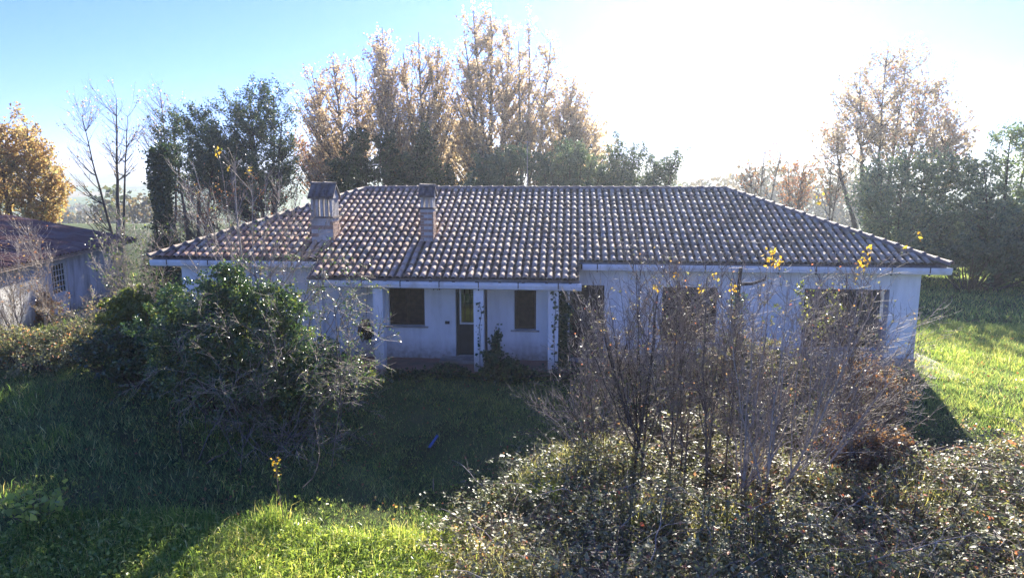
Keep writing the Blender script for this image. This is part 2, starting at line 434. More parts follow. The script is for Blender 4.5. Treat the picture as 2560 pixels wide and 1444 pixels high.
# openings of the rear wall that daylight shows through
def rear(px0, px1, py0, py1):
    a = at(px0, py1, WBY); b = at(px1, py0, WBY); return (float(a[0]), float(b[0]), float(a[2]), float(b[2]))
RB1 = rear(1136, 1190, 731, 778)
bw = MB()
wall_boxes(bw, WXL, WXR, -.25, 2.99, WBY - .32, WBY, [RB1, (-9, -7.8, .9, 2.1)])
hp(bw, 'rear_wall', M['plaster'])
for xa, ops in ((WXL, []), (WXR - .32, [(19.86, 21.0, .95, 2.12), (24.0, 25.2, .95, 2.12)])):
    mb = MB(); wall_boxes(mb, WY + .322, WBY - .322, -.25, 2.99, xa, xa + .32, ops, axis=1); hp(mb, 'end_wall', M['plaster'])
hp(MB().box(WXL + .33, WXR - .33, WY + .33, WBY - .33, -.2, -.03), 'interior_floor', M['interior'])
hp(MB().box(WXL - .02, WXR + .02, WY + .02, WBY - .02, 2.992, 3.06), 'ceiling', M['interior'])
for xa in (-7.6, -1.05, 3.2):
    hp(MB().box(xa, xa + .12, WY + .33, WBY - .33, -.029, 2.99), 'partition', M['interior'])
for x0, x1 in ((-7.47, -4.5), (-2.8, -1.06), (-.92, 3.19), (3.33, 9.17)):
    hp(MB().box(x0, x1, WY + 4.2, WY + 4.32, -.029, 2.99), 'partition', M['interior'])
# base course at the exposed right end
hp(MB().box(2.2, WXR + .03, WY - .03, WY - .002, -.6, .24), 'plinth', M['concrete'])
hp(MB().box(WXR + .002, WXR + .03, WY - .002, WBY, -.6, .24), 'plinth', M['concrete'])

# flat raised bands round the porch windows and door
def band(x0, x1, z0, z1, op):
    mb = MB(); wall_boxes(mb, x0, x1, z0, z1, WY - .022, WY - .002, [op]); hp(mb, 'window_surround', M['plaster'])
band(W1[0] - .17, W1[1] + .22, W1[2] - .02, 2.52, (W1[0], W1[1], W1[2], 2.18))
band(DR[0] - .30, DR[1] + .30, 0.0, 2.52, (DR[0], DR[1], 0.0, 2.18))
band(W2[0] - .20, W2[1] + .20, W2[2] - .02, 2.52, (W2[0], W2[1], W2[2], 2.18))

def shutter_window(op, leaves=2, sill=True, depth=.10, parent=None):
    x0, x1, z0, z1 = op
    w = hp(MB().box(x0 - .02, x0 + .045, WY + depth, WY + depth + .09, z0, z1).box(x1 - .045, x1 + .02, WY + depth, WY + depth + .09, z0, z1)
           .box(x0 + .045, x1 - .045, WY + depth, WY + depth + .09, z1 - .05, z1 + .02), 'window', M['shutter'])
    n = leaves; lw = (x1 - x0 - .1) / n
    for i in range(n):
        a = x0 + .05 + i * lw + .004; b = a + lw - .008
        fr = MB(); y0 = WY + depth - .012; y1 = y0 + .042
        fr.box(a, a + .06, y0, y1, z0 + .02, z1 - .055).box(b - .06, b, y0, y1, z0 + .02, z1 - .055)
        for zz in (z0 + .02, (z0 + z1) / 2 - .03, z1 - .125): fr.box(a + .06, b - .06, y0 + .003, y1 - .003, zz, zz + .07)
        sh = fr.build('shutter', M['shutter'], w)
        sl = MB(); k = int((z1 - z0 - .2) / .055)
        for j in range(k):
            zz = z0 + .10 + j * .055
            sl.poly([(a + .06, y0 + .008, zz), (b - .06, y0 + .008, zz), (b - .06, y0 + .036, zz + .05), (a + .06, y0 + .036, zz + .05)])
            sl.poly([(a + .06, y0 + .008, zz - .008), (b - .06, y0 + .008, zz - .008), (b - .06, y0 + .008, zz), (a + .06, y0 + .008, zz)])
        o = sl.build('louvre_slats', M['slat'], w); tag(o, kind='stuff')
    if sill:
        MB().box(x0 - .10, x1 + .10, WY - .075, WY + depth, z0 - .045, z0 - .003).build('sill', M['concrete'], w)
    return w
shutter_window(W1, 2); shutter_window(W2, 1); shutter_window(O1, 1, sill=False); shutter_window(O2, 2); shutter_window(WL, 2)
# the wide bare opening on the right: frame remains only
w = hp(MB().box(O3[0] - .01, O3[0] + .05, WY + .14, WY + .22, O3[2], O3[3]).box(O3[0] + .05, O3[1], WY + .14, WY + .22, O3[3] - .05, O3[3] + .01), 'window', M['shutter'])
MB().box(O3[0] - .06, O3[1] + .06, WY - .06, WY + .14, O3[2] - .05, O3[2] - .003).build('sill', M['concrete'], w)
MB().box(O3[0] + .95, O3[0] + 1.02, WY + .142, WY + .218, O3[2], O3[3] - .052).build('mullion', M['shutter'], w)
MB().box(O3[0] + .052, O3[0] + .948, WY + .16, WY + .19, O3[2] + .02, O3[3] - .052).build('shutter', M['shutter'], w)

# door: dark lower panel, glazed upper half behind a white grille
x0, x1, z0, z1 = DR
d = hp(MB().box(x0, x0 + .07, WY + .12, WY + .20, z0, z1).box(x1 - .07, x1, WY + .12, WY + .20, z0, z1).box(x0 + .07, x1 - .07, WY + .12, WY + .20, z1 - .07, z1), 'door', M['doorpaint'])
ZM = .92
MB().box(x0 + .072, x1 - .072, WY + .135, WY + .18, z0 + .02, ZM).build('panel', M['doorpaint'], d)
MB().box(x0 + .09, x1 - .09, WY + .155, WY + .161, ZM + .002, z1 - .072).build('pane', M['glass'], d)
g = MB()
ga, gb = x0 + .10, x1 - .09
for zz in (ZM + .03, z1 - .16): g.box(ga, gb, WY + .096, WY + .108, zz, zz + .055)
for xx in (ga, gb - .05): g.box(xx, xx + .05, WY + .094, WY + .106, ZM + .03, z1 - .105)
g.build('grille_frame', M['whiteiron'], d)
for i in range(1, 4):
    xx = ga + (gb - ga) * i / 4
    MB().box(xx - .012, xx + .012, WY + .098, WY + .112, ZM + .085, z1 - .162).build('grille_bar', M['iron'], d)
MB().box(x1 - .15, x1 - .12, WY + .09, WY + .135, .78, .92).build('handle', M['iron'], d)
MB().box(x0 - .40, x1 + .1, WY - .55, WY - .022, FLOOR + .002, .02).build('doorstep', M['concrete'], d)
hp(MB().box(wx(1113), wx(1124), WY - .05, WY - .002, .98, 1.06), 'bell_box', M['iron'])
lm = MB(); lx = wx(1092)
lm.tube([(lx - .06, WY - .01, 2.0), (lx - .06, WY - .14, 1.98), (lx - .05, WY - .16, 2.25)], .012, 5).tube([(lx + .06, WY - .01, 2.0), (lx + .06, WY - .14, 1.98), (lx + .05, WY - .16, 2.25)], .012, 5)
hp(lm, 'lamp_bracket', M['wire'])

# porch floor, beam, columns
hp(MB().box(PXL + .2, PXR - .05, 17.95, WY - .001, -.35, FLOOR), 'porch_floor', M['floor'])
hp(MB().box(PXL + .1, PXR - .06, 18.12, 18.38, 2.24, 2.47), 'porch_beam', M['plaster'])
for px in (796, 947, 1197, 1383):
    c = at(px, 800, 18.15)
    hp(MB().box(c[0] - .135, c[0] + .135, 18.115, 18.385, FLOOR - .3, 2.238), 'column', M['plaster'])
# timber under the porch roof
for xx in np.arange(PXL + .3, PXR, .62):
    y0, y1 = 17.98, WY - .01
    mb = MB(); mb.v = []
    mb.prism([(y0, zr(y0) - .14), (y1, zr(y1) - .14), (y1, zr(y1) - .075), (y0, zr(y0) - .075)], 0, xx - .035, xx + .035)
    hp(mb, 'rafter', M['soffit'])
# fill between porch end and roof (left gable cheek)
hp(MB().prism([(18.40, 2.478), (WY - .002, 2.478), (WY - .002, zr(WY) - .16), (18.40, zr(18.4) - .16)], 0, PXL + .12, PXL + .24), 'porch_cheek', M['plaster'])

# roof body
th = .06
rb = MB()
def slab(pts):
    rb.poly(pts); rb.poly([(x, y, z - th) for x, y, z in pts], True)
    for i in range(len(pts)):
        a, b = pts[i], pts[(i + 1) % len(pts)]
        rb.poly([a, (a[0], a[1], a[2] - th), (b[0], b[1], b[2] - th), b])
e = -.012
slab([(XL, Y_MAIN, zr(Y_MAIN) + e), (XR, Y_MAIN, zr(Y_MAIN) + e), (XRR, Y_RIDGE, zr(Y_RIDGE) + e), (XRL, Y_RIDGE, zr(Y_RIDGE) + e)])
slab([(PXL, Y_PORCH + .02, zr(Y_PORCH + .02) + e), (PXR, Y_PORCH + .02, zr(Y_PORCH + .02) + e), (PXR, Y_MAIN - .001, zr(Y_MAIN) + e), (PXL, Y_MAIN - .001, zr(Y_MAIN) + e)])
zb = zr(Y_MAIN) + e; zt = zr(Y_RIDGE) + e
slab([(XR, Y_BACK, zb), (XL, Y_BACK, zb), (XRL, Y_RIDGE + .002, zt), (XRR, Y_RIDGE + .002, zt)])
slab([(XR, Y_MAIN + .003, zb), (XR, Y_BACK - .003, zb), (XRR + .003, Y_RIDGE, zt)])
slab([(XL, Y_BACK - .003, zb), (XL, Y_MAIN + .003, zb), (XRL - .003, Y_RIDGE, zt)])
roof = hp(rb, 'roof', M['capslab'])

# one clay tile: a barrel with a rolled edge and a flat pan, open at the lower end
TW, TL, TE = 0.2125, 0.40, 0.35
def tile_arrays():
    prof = []                                        # x across, height, pan flag
    for k in range(8):
        a = math.pi * k / 7
        prof.append((.068 - .066 * math.cos(a), .004 + .062 * math.sin(a), 0.0 if 0 < k < 7 else .55))
    prof += [(.150, .0, 1.0), (.185, -.001, 1.0), (.2165, .014, .8)]
    prof = np.array(prof); n = len(prof)
    rows = []
    for u, lift, wd in ((-.028, .023, 1.05), (.16, .0135, 1.0), (TL - .03, .003, .95)):   # u up the slope
        x = (prof[:, 0] - .068) * wd + .068
        rows.append(np.stack([x, np.full(n, u), prof[:, 1] * (wd if wd > 1 else 1) + lift], -1))
    low = rows[0].copy(); low[:, 2] -= .012; low[:, 1] += .004
    V = np.concatenate([low] + rows); pan = np.tile(prof[:, 2], 4)
    F = []
    for r in range(3):
        for k in range(n - 1): F.append((r * n + k, r * n + k + 1, (r + 1) * n + k + 1, (r + 1) * n + k))
    V2 = V.copy()                                    # u is along the slope: tilt into world
    V2[:, 1] = V[:, 1] * C21 - V[:, 2] * math.sin(R(21)); V2[:, 2] = V[:, 1] * math.sin(R(21)) + V[:, 2] * C21
    return V2, np.array(F), pan
TV, TF, TPAN = tile_arrays()
rng = np.random.default_rng(5)
pos = []
for j in range(NROW):
    y = Y_PORCH + j * DY
    k = np.arange(-80, 80)
    xs = PXR - .215 - k * TW
    ym = y + DY * .5
    if j < 3: lo, hi = PXL - .02, PXR - .1
    else:
        f = (ym - Y_MAIN)
        lo, hi = XL + f - .03, XR - f * .96 - .16
    for x in xs[(xs > lo) & (xs < hi)]: pos.append((x, y, zr(y)))
pos = np.array(pos)
pos[:, 0] += rng.normal(0, .005, len(pos)) + .012 * fbm(pos[:, 0], pos[:, 1] * .3, 1.3, 3); pos[:, 1] += rng.normal(0, .010, len(pos)) + .02 * fbm(pos[:, 0], pos[:, 1], .5, 5)
slip = rng.uniform(0, 1, len(pos)) < .02; pos[slip, 1] -= rng.uniform(.02, .07, slip.sum()); pos[:, 2] = zr(pos[:, 1]) + .012 * fbm(pos[:, 0], pos[:, 1], .45, 15); pos[:, 2] += rng.normal(0, .003, len(pos))
dist = np.linalg.norm(pos - np.array([0, 0, CAM_H]), axis=1)
order = np.argsort(dist)
variants = [npmesh('roof_tile', TV, TF, M['tile'], True, {'v': np.full(len(TV), (i + .5) / 10), 'pan': TPAN}) for i in range(10)]
for i in order[:300]:
    o = link('roof_tile', variants[int(rng.integers(0, 10))], roof, pos[i])
    o.rotation_euler = (rng.normal(0, .008), rng.normal(0, .01), rng.normal(0, .012))
rest = pos[order[300:]]; nv = len(TV)
ang = rng.normal(0, .012, len(rest)); ca, sa = np.cos(ang)[:, None], np.sin(ang)[:, None]
VV = np.empty((len(rest), nv, 3))
VV[:, :, 0] = TV[None, :, 0] * ca - TV[None, :, 1] * sa; VV[:, :, 1] = TV[None, :, 0] * sa + TV[None, :, 1] * ca
VV[:, :, 2] = TV[None, :, 2] + rng.normal(0, .012, (len(rest), 1)) * (TV[None, :, 0] - .1)
VV += rest[:, None, :]
FF = (TF[None] + (np.arange(len(rest)) * nv)[:, None, None]).reshape(-1, 4)
o = link('roof_tiles_beyond', npmesh('roof_tiles_beyond', VV.reshape(-1, 3), FF, M['tile'], True,
         {'v': np.repeat(rng.uniform(0, 1, len(rest)), nv), 'pan': np.tile(TPAN, len(rest))}), roof)
tag(o, kind='stuff')

# ridge and hip tiles: half-round, each overlapping the next with a collar
def ridge_mesh(L, r0=.115, r1=.095):
    n = 7; V = []; F = []
    for u, rr in ((0, r0 + .012), (.05, r0 + .012), (.052, r0), (L, r1)):
        for k in range(n):
            a = math.pi * k / (n - 1)
            V.append((u, -rr * 1.25 * math.cos(a), rr * .95 * math.sin(a)))
    for r in range(3):
        for k in range(n - 1): F.append((r * n + k, (r + 1) * n + k, (r + 1) * n + k + 1, r * n + k + 1))
    b = len(V); V += [(0, -(r0 - .01) * 1.25 * math.cos(math.pi * k / (n - 1)), (r0 - .01) * .95 * math.sin(math.pi * k / (n - 1))) for k in range(n)]
    for k in range(n - 1): F.append((b + k, k, k + 1, b + k + 1))
    return npmesh('ridge_tile', np.array(V), np.array(F), M['ridge'], True)
rm = ridge_mesh(.40)
def ridge_line(p0, p1, step):
    p0, p1 = Vector(p0), Vector(p1); L = (p1 - p0).length; n = max(1, round(L / step)); dv = (p1 - p0) / n
    q = dv.to_track_quat('X', 'Z')
    for i in range(n):
        o = link('ridge_tile', rm, roof, p0 + dv * i + Vector((0, 0, random.uniform(-.006, .006))))
        o.rotation_euler = (q @ Matrix.Rotation(random.uniform(-.03, .03), 4, 'X').to_quaternion()).to_euler()
random.seed(3)
zz = zr(Y_RIDGE) + .0
ridge_line((XRR, Y_RIDGE, zz), (XRL, Y_RIDGE, zz), .372)
ridge_line((XR + .08, Y_MAIN - .07, zr(Y_MAIN) + .01), (XRR, Y_RIDGE, zz), .36)
ridge_line((XL - .08, Y_MAIN - .07, zr(Y_MAIN) + .01), (XRL, Y_RIDGE, zz), .36)

# fascia gutters with straps
def gutter(x0, x1, y, z0, z1, straps, sag=0.0):
    prof = []
    for k in range(7):
        a = math.pi * (k / 6)
        prof.append((y - .075 + .075 * math.cos(math.pi - a) * 1.0, -.075 - .055 * math.sin(a)))
    prof = [(y - .155, 0.0), (y - .145, 0.0)] + [(y - .145, -.07), (y - .12, -.15), (y - .06, -.178), (y - .012, -.14), (y - .012, 0.0), (y - .002, 0.0), (y - .002, -.165), (y - .06, -.198), (y - .13, -.17), (y - .155, -.078)]
    mb = MB(); n = len(prof)
    for x, z in ((x0, z0), (x1, z1)):
        for p, q in prof: mb.v.append((x, p, z + q))
    for i in range(n):
        j = (i + 1) % n; mb.f.append((i, j, n + j, n + i))
    mb.poly([(x0, y - .155, z0), (x0, y - .155, z0 - .078), (x0, y - .13, z0 - .17), (x0, y - .06, z0 - .198), (x0, y - .002, z0 - .165), (x0, y - .002, z0)])
    mb.poly([(x1, y - .155, z1), (x1, y - .155, z1 - .078), (x1, y - .13, z1 - .17), (x1, y - .06, z1 - .198), (x1, y - .002, z1 - .165), (x1, y - .002, z1)], True)
    g = hp(mb, 'gutter', M['gutter'])
    for i in range(straps):
        x = x0 + (x1 - x0) * (i + .42) / straps; z = z0 + (z1 - z0) * (x - x0) / (x1 - x0)
        MB().box(x - .012, x + .012, y - .164, y - .157, z - .14, z + .004).box(x - .012, x + .012, y - .164, y + .05, z + .004, z + .010).box(x - .012, x + .012, y - .150, y - .09, z - .215, z - .17).build('gutter_strap', M['iron'], g)
    return g
GP = Y_PORCH + .08
gutter(PXL + .05, PXR + .06, GP, 2.435, 2.415, 7)
gutter(PXR + .09, XR + .12, Y_MAIN + .08, zr(Y_MAIN) - .055, zr(Y_MAIN) - .065, 10)
gutter(XL - .05, PXL - .06, Y_MAIN + .08, zr(Y_MAIN) - .055, zr(Y_MAIN) - .065, 4)
for x0, x1, y, z in ((PXL + .06, PXR + .02, GP, 2.40), (PXR + .05, XR + .03, Y_MAIN + .08, zr(Y_MAIN) - .09), (XL, PXL - .08, Y_MAIN + .08, zr(Y_MAIN) - .09)):
    hp(MB().box(x0, x1, y + .002, y + .03, z - .12, z + .02), 'fascia_board', M['soffit'])
for x0, x1 in ((PXR + .08, WXR + .6), (WXL - .5, PXL - .1)):
    hp(MB().box(x0, x1, Y_MAIN + .115, WY - .002, zr(Y_MAIN) - .135, zr(Y_MAIN) - .095), 'soffit', M['plaster'])
# rain pipe beside the middle column
cx = float(at(1197, 800, 18.15)[0])
hp(MB().tube([(cx + .18, GP - .06, 2.29), (cx + .19, 18.2, 2.18), (cx + .19, 18.25, 0.0)], .034, 8), 'rain_pipe', M['iron'])

# chimneys
def chimney(px0, px1, pyb, pyt, depth, big, label):
    yb = 19.93 if big else 20.05
    a = at(px0, pyb, yb); b = at(px1, pyb, yb)
    top = float(at(px0, pyt, yb + depth / 2)[2])
    xa, xb = float(a[0]), float(b[0]); w = xb - xa
    zb0 = zr(yb) - .15
    c = hp(MB().box(xa + .01, xb - .01, yb + .01, yb + depth - .01, zb0, top - .95 if big else top - .62), 'chimney', M['mortar'])
    c['label'] = label
    zs = top - .95 if big else top - .62
    # courses of brick wrapped round the shaft
    hgt = .085 if not big else .115
    z = zr(yb) - .05; j = 0
    rng2 = random.Random(7 if big else 8)
    while z + hgt < zs:
        off = (j % 2) * .5
        def course(p0, p1, fixed, axis):
            L = p1 - p0; bl = .23; x = p0 - off * bl
            while x < p1:
                s, e2 = max(x, p0), min(x + bl - .012, p1)
                pr = rng2.uniform(-.004, .006)
                if e2 - s > .03:
                    front = axis == 0
                    wavy = (not big) and front and (p0 + L * (.34 + .08 * (j // 2 % 2)) < (s + e2) / 2 < p0 + L * (.62 + .08 * (j // 2 % 2)))
                    if not (big and front and rng2.random() < .55) and not wavy:
                        mb = MB()
                        if front: mb.box(s, e2, fixed - .012 - pr, fixed + .004, z, z + hgt - .012)
                        else: mb.box(fixed - .004, fixed + .012 + pr, s, e2, z, z + hgt - .012)
                        mb.build('brick', M['brick'], c)
                x += bl
        course(xa, xb, yb + .01, 0)
        course(yb + .012, yb + depth - .012, xb - .01, 1)
        z += hgt; j += 1
    # ledge, uprights and little tiled roof
    MB().box(xa - .03, xb + .03, yb - .03, yb + depth + .03, zs + .001, zs + .05).build('ledge', M['capslab'], c)
    zu = top - .36 if big else top - .26
    n = 5 if big else 3
    for i in range(n):
        x = xa + .05 + (w - .1) * i / (n - 1)
        for yy in (yb + .03, yb + depth - .10):
            MB().box(x - .038, x + .038, yy, yy + .07, zs + .051, zu).build('upright', M['mortar'], c)
    m2 = 3 if big else 1
    for i in range(m2):
        yy = yb + .13 + (depth - .26) * (i + .5) / m2
        for xx in (xa + .05, xb - .05):
            MB().box(xx - .038, xx + .038, yy - .03, yy + .03, zs + .051, zu).build('upright', M['mortar'], c)
    ov = .05; ym = yb + depth / 2
    for s in (-1, 1):
        y_e = ym + s * (depth / 2 + ov); 
        mb = MB().prism([(ym, top), (y_e, zu - .02), (y_e, zu + .03), (ym, top + .05)] if s > 0 else [(ym, top), (ym, top + .05), (y_e, zu + .03), (y_e, zu - .02)], 0, xa - ov, xb + ov)
        mb.build('cap_slab', M['capslab'], c)
        k = max(2, round((w + 2 * ov) / .2))
        for i in range(k):
            x = xa - ov + (w + 2 * ov) * (i + .5) / k
            tm = MB(); dv = Vector((0, y_e - ym, zu - top)); dv = Vector((x, y_e + s * .02, zu + .03)) - Vector((x, ym, top + .05))
            nrm = Vector((1, 0, 0)).cross(dv).normalized(); nrm = nrm if nrm.z > 0 else -nrm
            b0 = len(tm.v)
            for u in (0, 1):
                for q in range(6):
                    an = math.pi * q / 5
                    p = Vector((x, ym, top + .05)) + dv * u + Vector((1, 0, 0)) * (-.075 * math.cos(an)) + nrm * (.045 * math.sin(an) + .003)
                    tm.v.append(tuple(p))
            for q in range(5): tm.f.append((q, q + 1, 6 + q + 1, 6 + q))
            tm.build('cap_tile', M['capslab'], c)
    for i in range(2 if big else 1):
        k = 2 if big else 1; L = (w + 2 * ov) / k
        o = link('cap_ridge_tile', ridge_mesh(L * 1.03, .07, .06), c, (xa - ov + L * i, ym, top + .045))
    # gable infill of the cap
    for xx in (xa - .01, xb - .03):
        mb = MB(); b0 = [(xx, ym - depth / 2, zu - .001), (xx, ym + depth / 2, zu - .001), (xx, ym, top - .02)]
        mb.v = b0 + [(x + .04, y, z) for x, y, z in b0]; mb.f = [(0, 2, 1), (3, 4, 5), (0, 1, 4, 3), (1, 2, 5, 4), (2, 0, 3, 5)]
        mb.build('cap_gable', M['mortar'], c)
chimney(779, 834, 606, 464, .62, True, 'broad chimney with slatted vents and dark tiled cap')
chimney(1052, 1084, 604, 469, .42, False, 'slim brick chimney with small tiled cap')

# aerial mast behind the ridge
p = at(1318, 470, 25.0)
am = thing('antenna_mast', 'thin grey antenna pole rising behind the ridge of the white house', 'antenna', (p[0], 25.0, 2.9))
tp = at(1318, 352, 25.0)[2] - 2.9
MB().tube([(0, 0, 0), (0, 0, tp)], .012, 6).build('pole', M['wire'], am)
mb = MB().tube([(-.02, -.22, tp - .05), (.02, .22, tp - .05)], .008, 5)
for k in range(4): mb.tube([(-.10 + .005 * k, -.2 + .13 * k, tp - .05), (.10, -.2 + .13 * k, tp - .05)], .004, 4)
mb.build('aerial', M['wire'], am)

# ------------------------------------------------------------------ the outbuilding on the left
sh_a, sh_b = Vector((-17.95, 19.9, 0)), Vector((-20.05, 30.3, 0))
along = (sh_b - sh_a); SL = along.length; along.normalize()
shed = thing('outbuilding', 'low grey rendered outbuilding with dark maroon ribbed roof and white door', 'outbuilding', (sh_a.x, sh_a.y, -.1))
shed.rotation_euler = (0, 0, math.atan2(along.y, along.x))
# local frame: x along the eaves (away from camera), y towards the left (uphill of the roof)
ZE = 2.44
sw = MB(); wall_boxes(sw, -1.5, SL - .3, -.3, 2.35, .40, .65, [(4.2, 5.35, 0.0, 2.08)]); sw.build('front_wall', M['shedwall'], shed)
gw = MB(); gw.v = [(SL - .55, .652, -.3), (SL - .3, .652, -.3), (SL - .3, 5.2, -.3), (SL - .55, 5.2, -.3), (SL - .55, .652, 2.35), (SL - .3, .652, 2.35), (SL - .3, 5.2, 3.25), (SL - .55, 5.2, 3.25)]
gw.f = [(0, 3, 2, 1), (4, 5, 6, 7), (0, 1, 5, 4), (1, 2, 6, 5), (2, 3, 7, 6), (3, 0, 4, 7)]
gw.build('gable_wall', M['shedwall'], shed)
sd_ = MB().box(4.2, 4.28, .45, .55, 0, 2.08).box(5.27, 5.35, .45, .55, 0, 2.08).box(4.28, 5.27, .45, .55, 2.0, 2.08).build('door', M['whiteiron'], shed)
MB().box(4.285, 5.265, .475, .52, .02, .92).build('panel', M['whiteiron'], sd_)
MB().box(4.285, 5.265, .50, .506, .922, 1.998).build('pane', M['glass'], sd_)
for i in range(1, 5): MB().box(4.28 + i * .197 - .012, 4.28 + i * .197 + .012, .478, .498, .925, 1.995).build('glazing_bar', M['whiteiron'], sd_)
for i in range(1, 5): MB().box(4.285, 5.265, .472, .477, .925 + i * .215 - .012, .925 + i * .215 + .012).build('glazing_bar', M['whiteiron'], sd_)
MB().box(3.6, 6.1, -.5, .398, -.3, 0.02).build('doorstep', M['concrete'], shed)
MB().box(-2.0, SL + .15, -.06, -.02, ZE - .16, ZE - .02).build('eaves_board', M['planks'], shed)
MB().box(-2.0, SL + .1, -.018, .398, ZE - .13, ZE - .10).build('soffit', M['soffit'], shed)
sl_roof = math.tan(R(11.5))
rfm = shed
nsh = 12; wsh = (SL + 2.2) / nsh
for i in range(nsh):                     # separate ribbed sheets
    V = []; F = []; k = 26
    for row, yy in enumerate((-.12, 5.4)):
        for j in range(k + 1):
            x = -2.0 + wsh * i + (wsh + .06) * j / k
            ph = (x / .27) % 1.0
            h = .07 * max(0, math.cos((ph - .5) * 2 * math.pi)) ** .6 if abs(ph - .5) < .25 else 0
            V.append((x, yy, ZE + sl_roof * yy + h + (.004 if i % 2 else 0)))
    for j in range(k): F.append((j, j + 1, k + 2 + j, k + 1 + j))
    link('roof_sheet', npmesh('roof_sheet', np.array(V), np.array(F), M['shedroof']), shed)
V = [(-2.0, -.1, ZE - .09), (SL + .2, -.1, ZE - .09), (SL + .2, 5.4, ZE - .09 + sl_roof * 5.4), (-2.0, 5.4, ZE - .09 + sl_roof * 5.4)]
MB().poly(V, True).poly([(x, y, z + .06) for x, y, z in V]).build('roof_deck', M['soffit'], shed)
MB().tube([(SL - .2, .5, ZE), (SL - .2, .5, ZE + .78)], .085, 10).tube([(SL - .2, .5, ZE + .80), (SL - .2, .5, ZE + .88)], .12, 10).build('flue_pipe', M['planks'], shed)
p = at(120, 790, 24.0)
bd = thing('loose_board', 'pale board lying propped near the outbuilding wall', 'board', (p[0], 24.0, float(zg(p[0], 24.0))))
bd.rotation_euler = (R(8), R(-14), R(35))
MB().box(-.55, .55, -.12, .12, .10, .13).build('plank', M['whiteiron'], bd)

# ------------------------------------------------------------------ vegetation tools
def unit(v):
    return v / np.maximum(np.linalg.norm(v, axis=-1, keepdims=True), 1e-9)

def poly_from(rng, p, d, L, K, up, wob, r0, taper=.25, droop=None):
    """grow B polylines of K points from p along d"""
    B = len(p); P = np.zeros((B, K, 3)); P[:, 0] = p
    d = unit(d); st = (L / (K - 1))[:, None]
    upv = np.array([0, 0, 1.0])
    for k in range(1, K):
        d = unit(d + upv * np.asarray(up).reshape(-1, 1) + rng.normal(0, wob, (B, 3)))
        P[:, k] = P[:, k - 1] + d * st
    t = np.linspace(0, 1, K)[None]
    Rr = r0[:, None] * (1 - (1 - taper) * t)
    return P, Rr

def along_poly(P, Rr, b, t):
    K = P.shape[1]; i = np.minimum((t * (K - 1)).astype(int), K - 2); f = (t * (K - 1) - i)
    p = P[b, i] * (1 - f)[:, None] + P[b, i + 1] * f[:, None]
    r = Rr[b, i] * (1 - f) + Rr[b, i + 1] * f
    return p, unit(P[b, i + 1] - P[b, i]), r

def sub(rng, P, Rr, n, t0, t1, ang, asd, Lm, K=4, up=.1, wob=.1, rr=.55, shrink=.5, taper=.3, Lsd=.25, minr=.002):
    B = len(P)
    seg = np.linalg.norm(np.diff(P, axis=1), axis=2).sum(1); w = seg / seg.sum()
    b = rng.choice(B, n, p=w); t = rng.uniform(t0, t1, n)
    p, tan, r = along_poly(P, Rr, b, t)
    perp = unit(np.cross(tan, rng.normal(0, 1, (n, 3))))
    a = np.clip(rng.normal(ang, asd, n), .05, 2.2)[:, None]
    d = tan * np.cos(a) + perp * np.sin(a)
    L = Lm * (1 - shrink * t) * np.clip(rng.normal(1, Lsd, n), .35, 1.9)
    return poly_from(rng, p, d, L, K, up, wob, np.maximum(r * rr, minr), taper)

def tubes(sets):
    """sets of (P, R, sides) -> V, F"""
    Vs, Fs, off = [], [], 0
    for P, Rr, n in sets:
        B, K, _ = P.shape
        if B == 0: continue
        T = unit(np.gradient(P, axis=1))
        ref = np.where(np.abs(T[..., 2:3]) < .9, np.array([0, 0, 1.0]), np.array([1.0, 0, 0]))
        a = unit(np.cross(T, ref)); c = np.cross(T, a)
        an = 2 * np.pi * np.arange(n) / n
        V = P[:, :, None] + Rr[:, :, None, None] * (a[:, :, None] * np.cos(an)[None, None, :, None] + c[:, :, None] * np.sin(an)[None, None, :, None])
        idx = (np.arange(B * K * n)).reshape(B, K, n) + off
        nx = np.roll(idx, -1, axis=2)
        F = np.stack([idx[:, :-1], nx[:, :-1], nx[:, 1:], idx[:, 1:]], -1).reshape(-1, 4)
        Vs.append(V.reshape(-1, 3)); Fs.append(F); off += B * K * n
    return np.concatenate(Vs), np.concatenate(Fs)

def leaves(rng, c, size, aspect=.6, axis_bias=(0, 0, -.2), nbias=None, nstr=1.0, v=None, fold=.18, ssd=.3):
    """folded kite leaves at centres c -> V, F(tri), attr v"""
    n = len(c)
    ax = unit(rng.normal(0, 1, (n, 3)) + np.array(axis_bias))
    nr = rng.normal(0, 1, (n, 3))
    if nbias is not None: nr = nr * (1 - nstr) + np.array(nbias) * nstr + rng.normal(0, .0001, (n, 3))
    if nbias is not None: ax = unit(ax - nr * (np.sum(ax * nr, -1, keepdims=True) / np.maximum(np.sum(nr * nr, -1, keepdims=True), 1e-6)))
    sd_ = unit(np.cross(nr, ax)); nn = np.cross(ax, sd_)
    s = (size * np.clip(rng.normal(1, ssd, n), .4, 2.1))[:, None]
    w = s * aspect * .5
    base = c - ax * s * .5; tip = c + ax * s * .5
    l = c - ax * s * .05 - sd_ * w + nn * s * fold; r = c - ax * s * .05 + sd_ * w + nn * s * fold
    V = np.stack([base, r, tip, l], 1).reshape(-1, 3)
    i = np.arange(n)[:, None] * 4
    F = np.stack([i + [0, 1, 2], i + [0, 2, 3]], 1).reshape(-1, 3)
    if v is None: v = rng.uniform(0, 1, n)
    return V, F, np.repeat(np.clip(v, 0, 1), 4)

def leaf_obj(name, parent, mat, parts, loc=None):
    Vs, Fs, As, off = [], [], [], 0
    for V, F, a in parts:
        Vs.append(V); Fs.append(F + off); As.append(a); off += len(V)
    return link(name, npmesh(name, np.concatenate(Vs), np.concatenate(Fs), mat, False, {'v': np.concatenate(As)}), parent, loc)

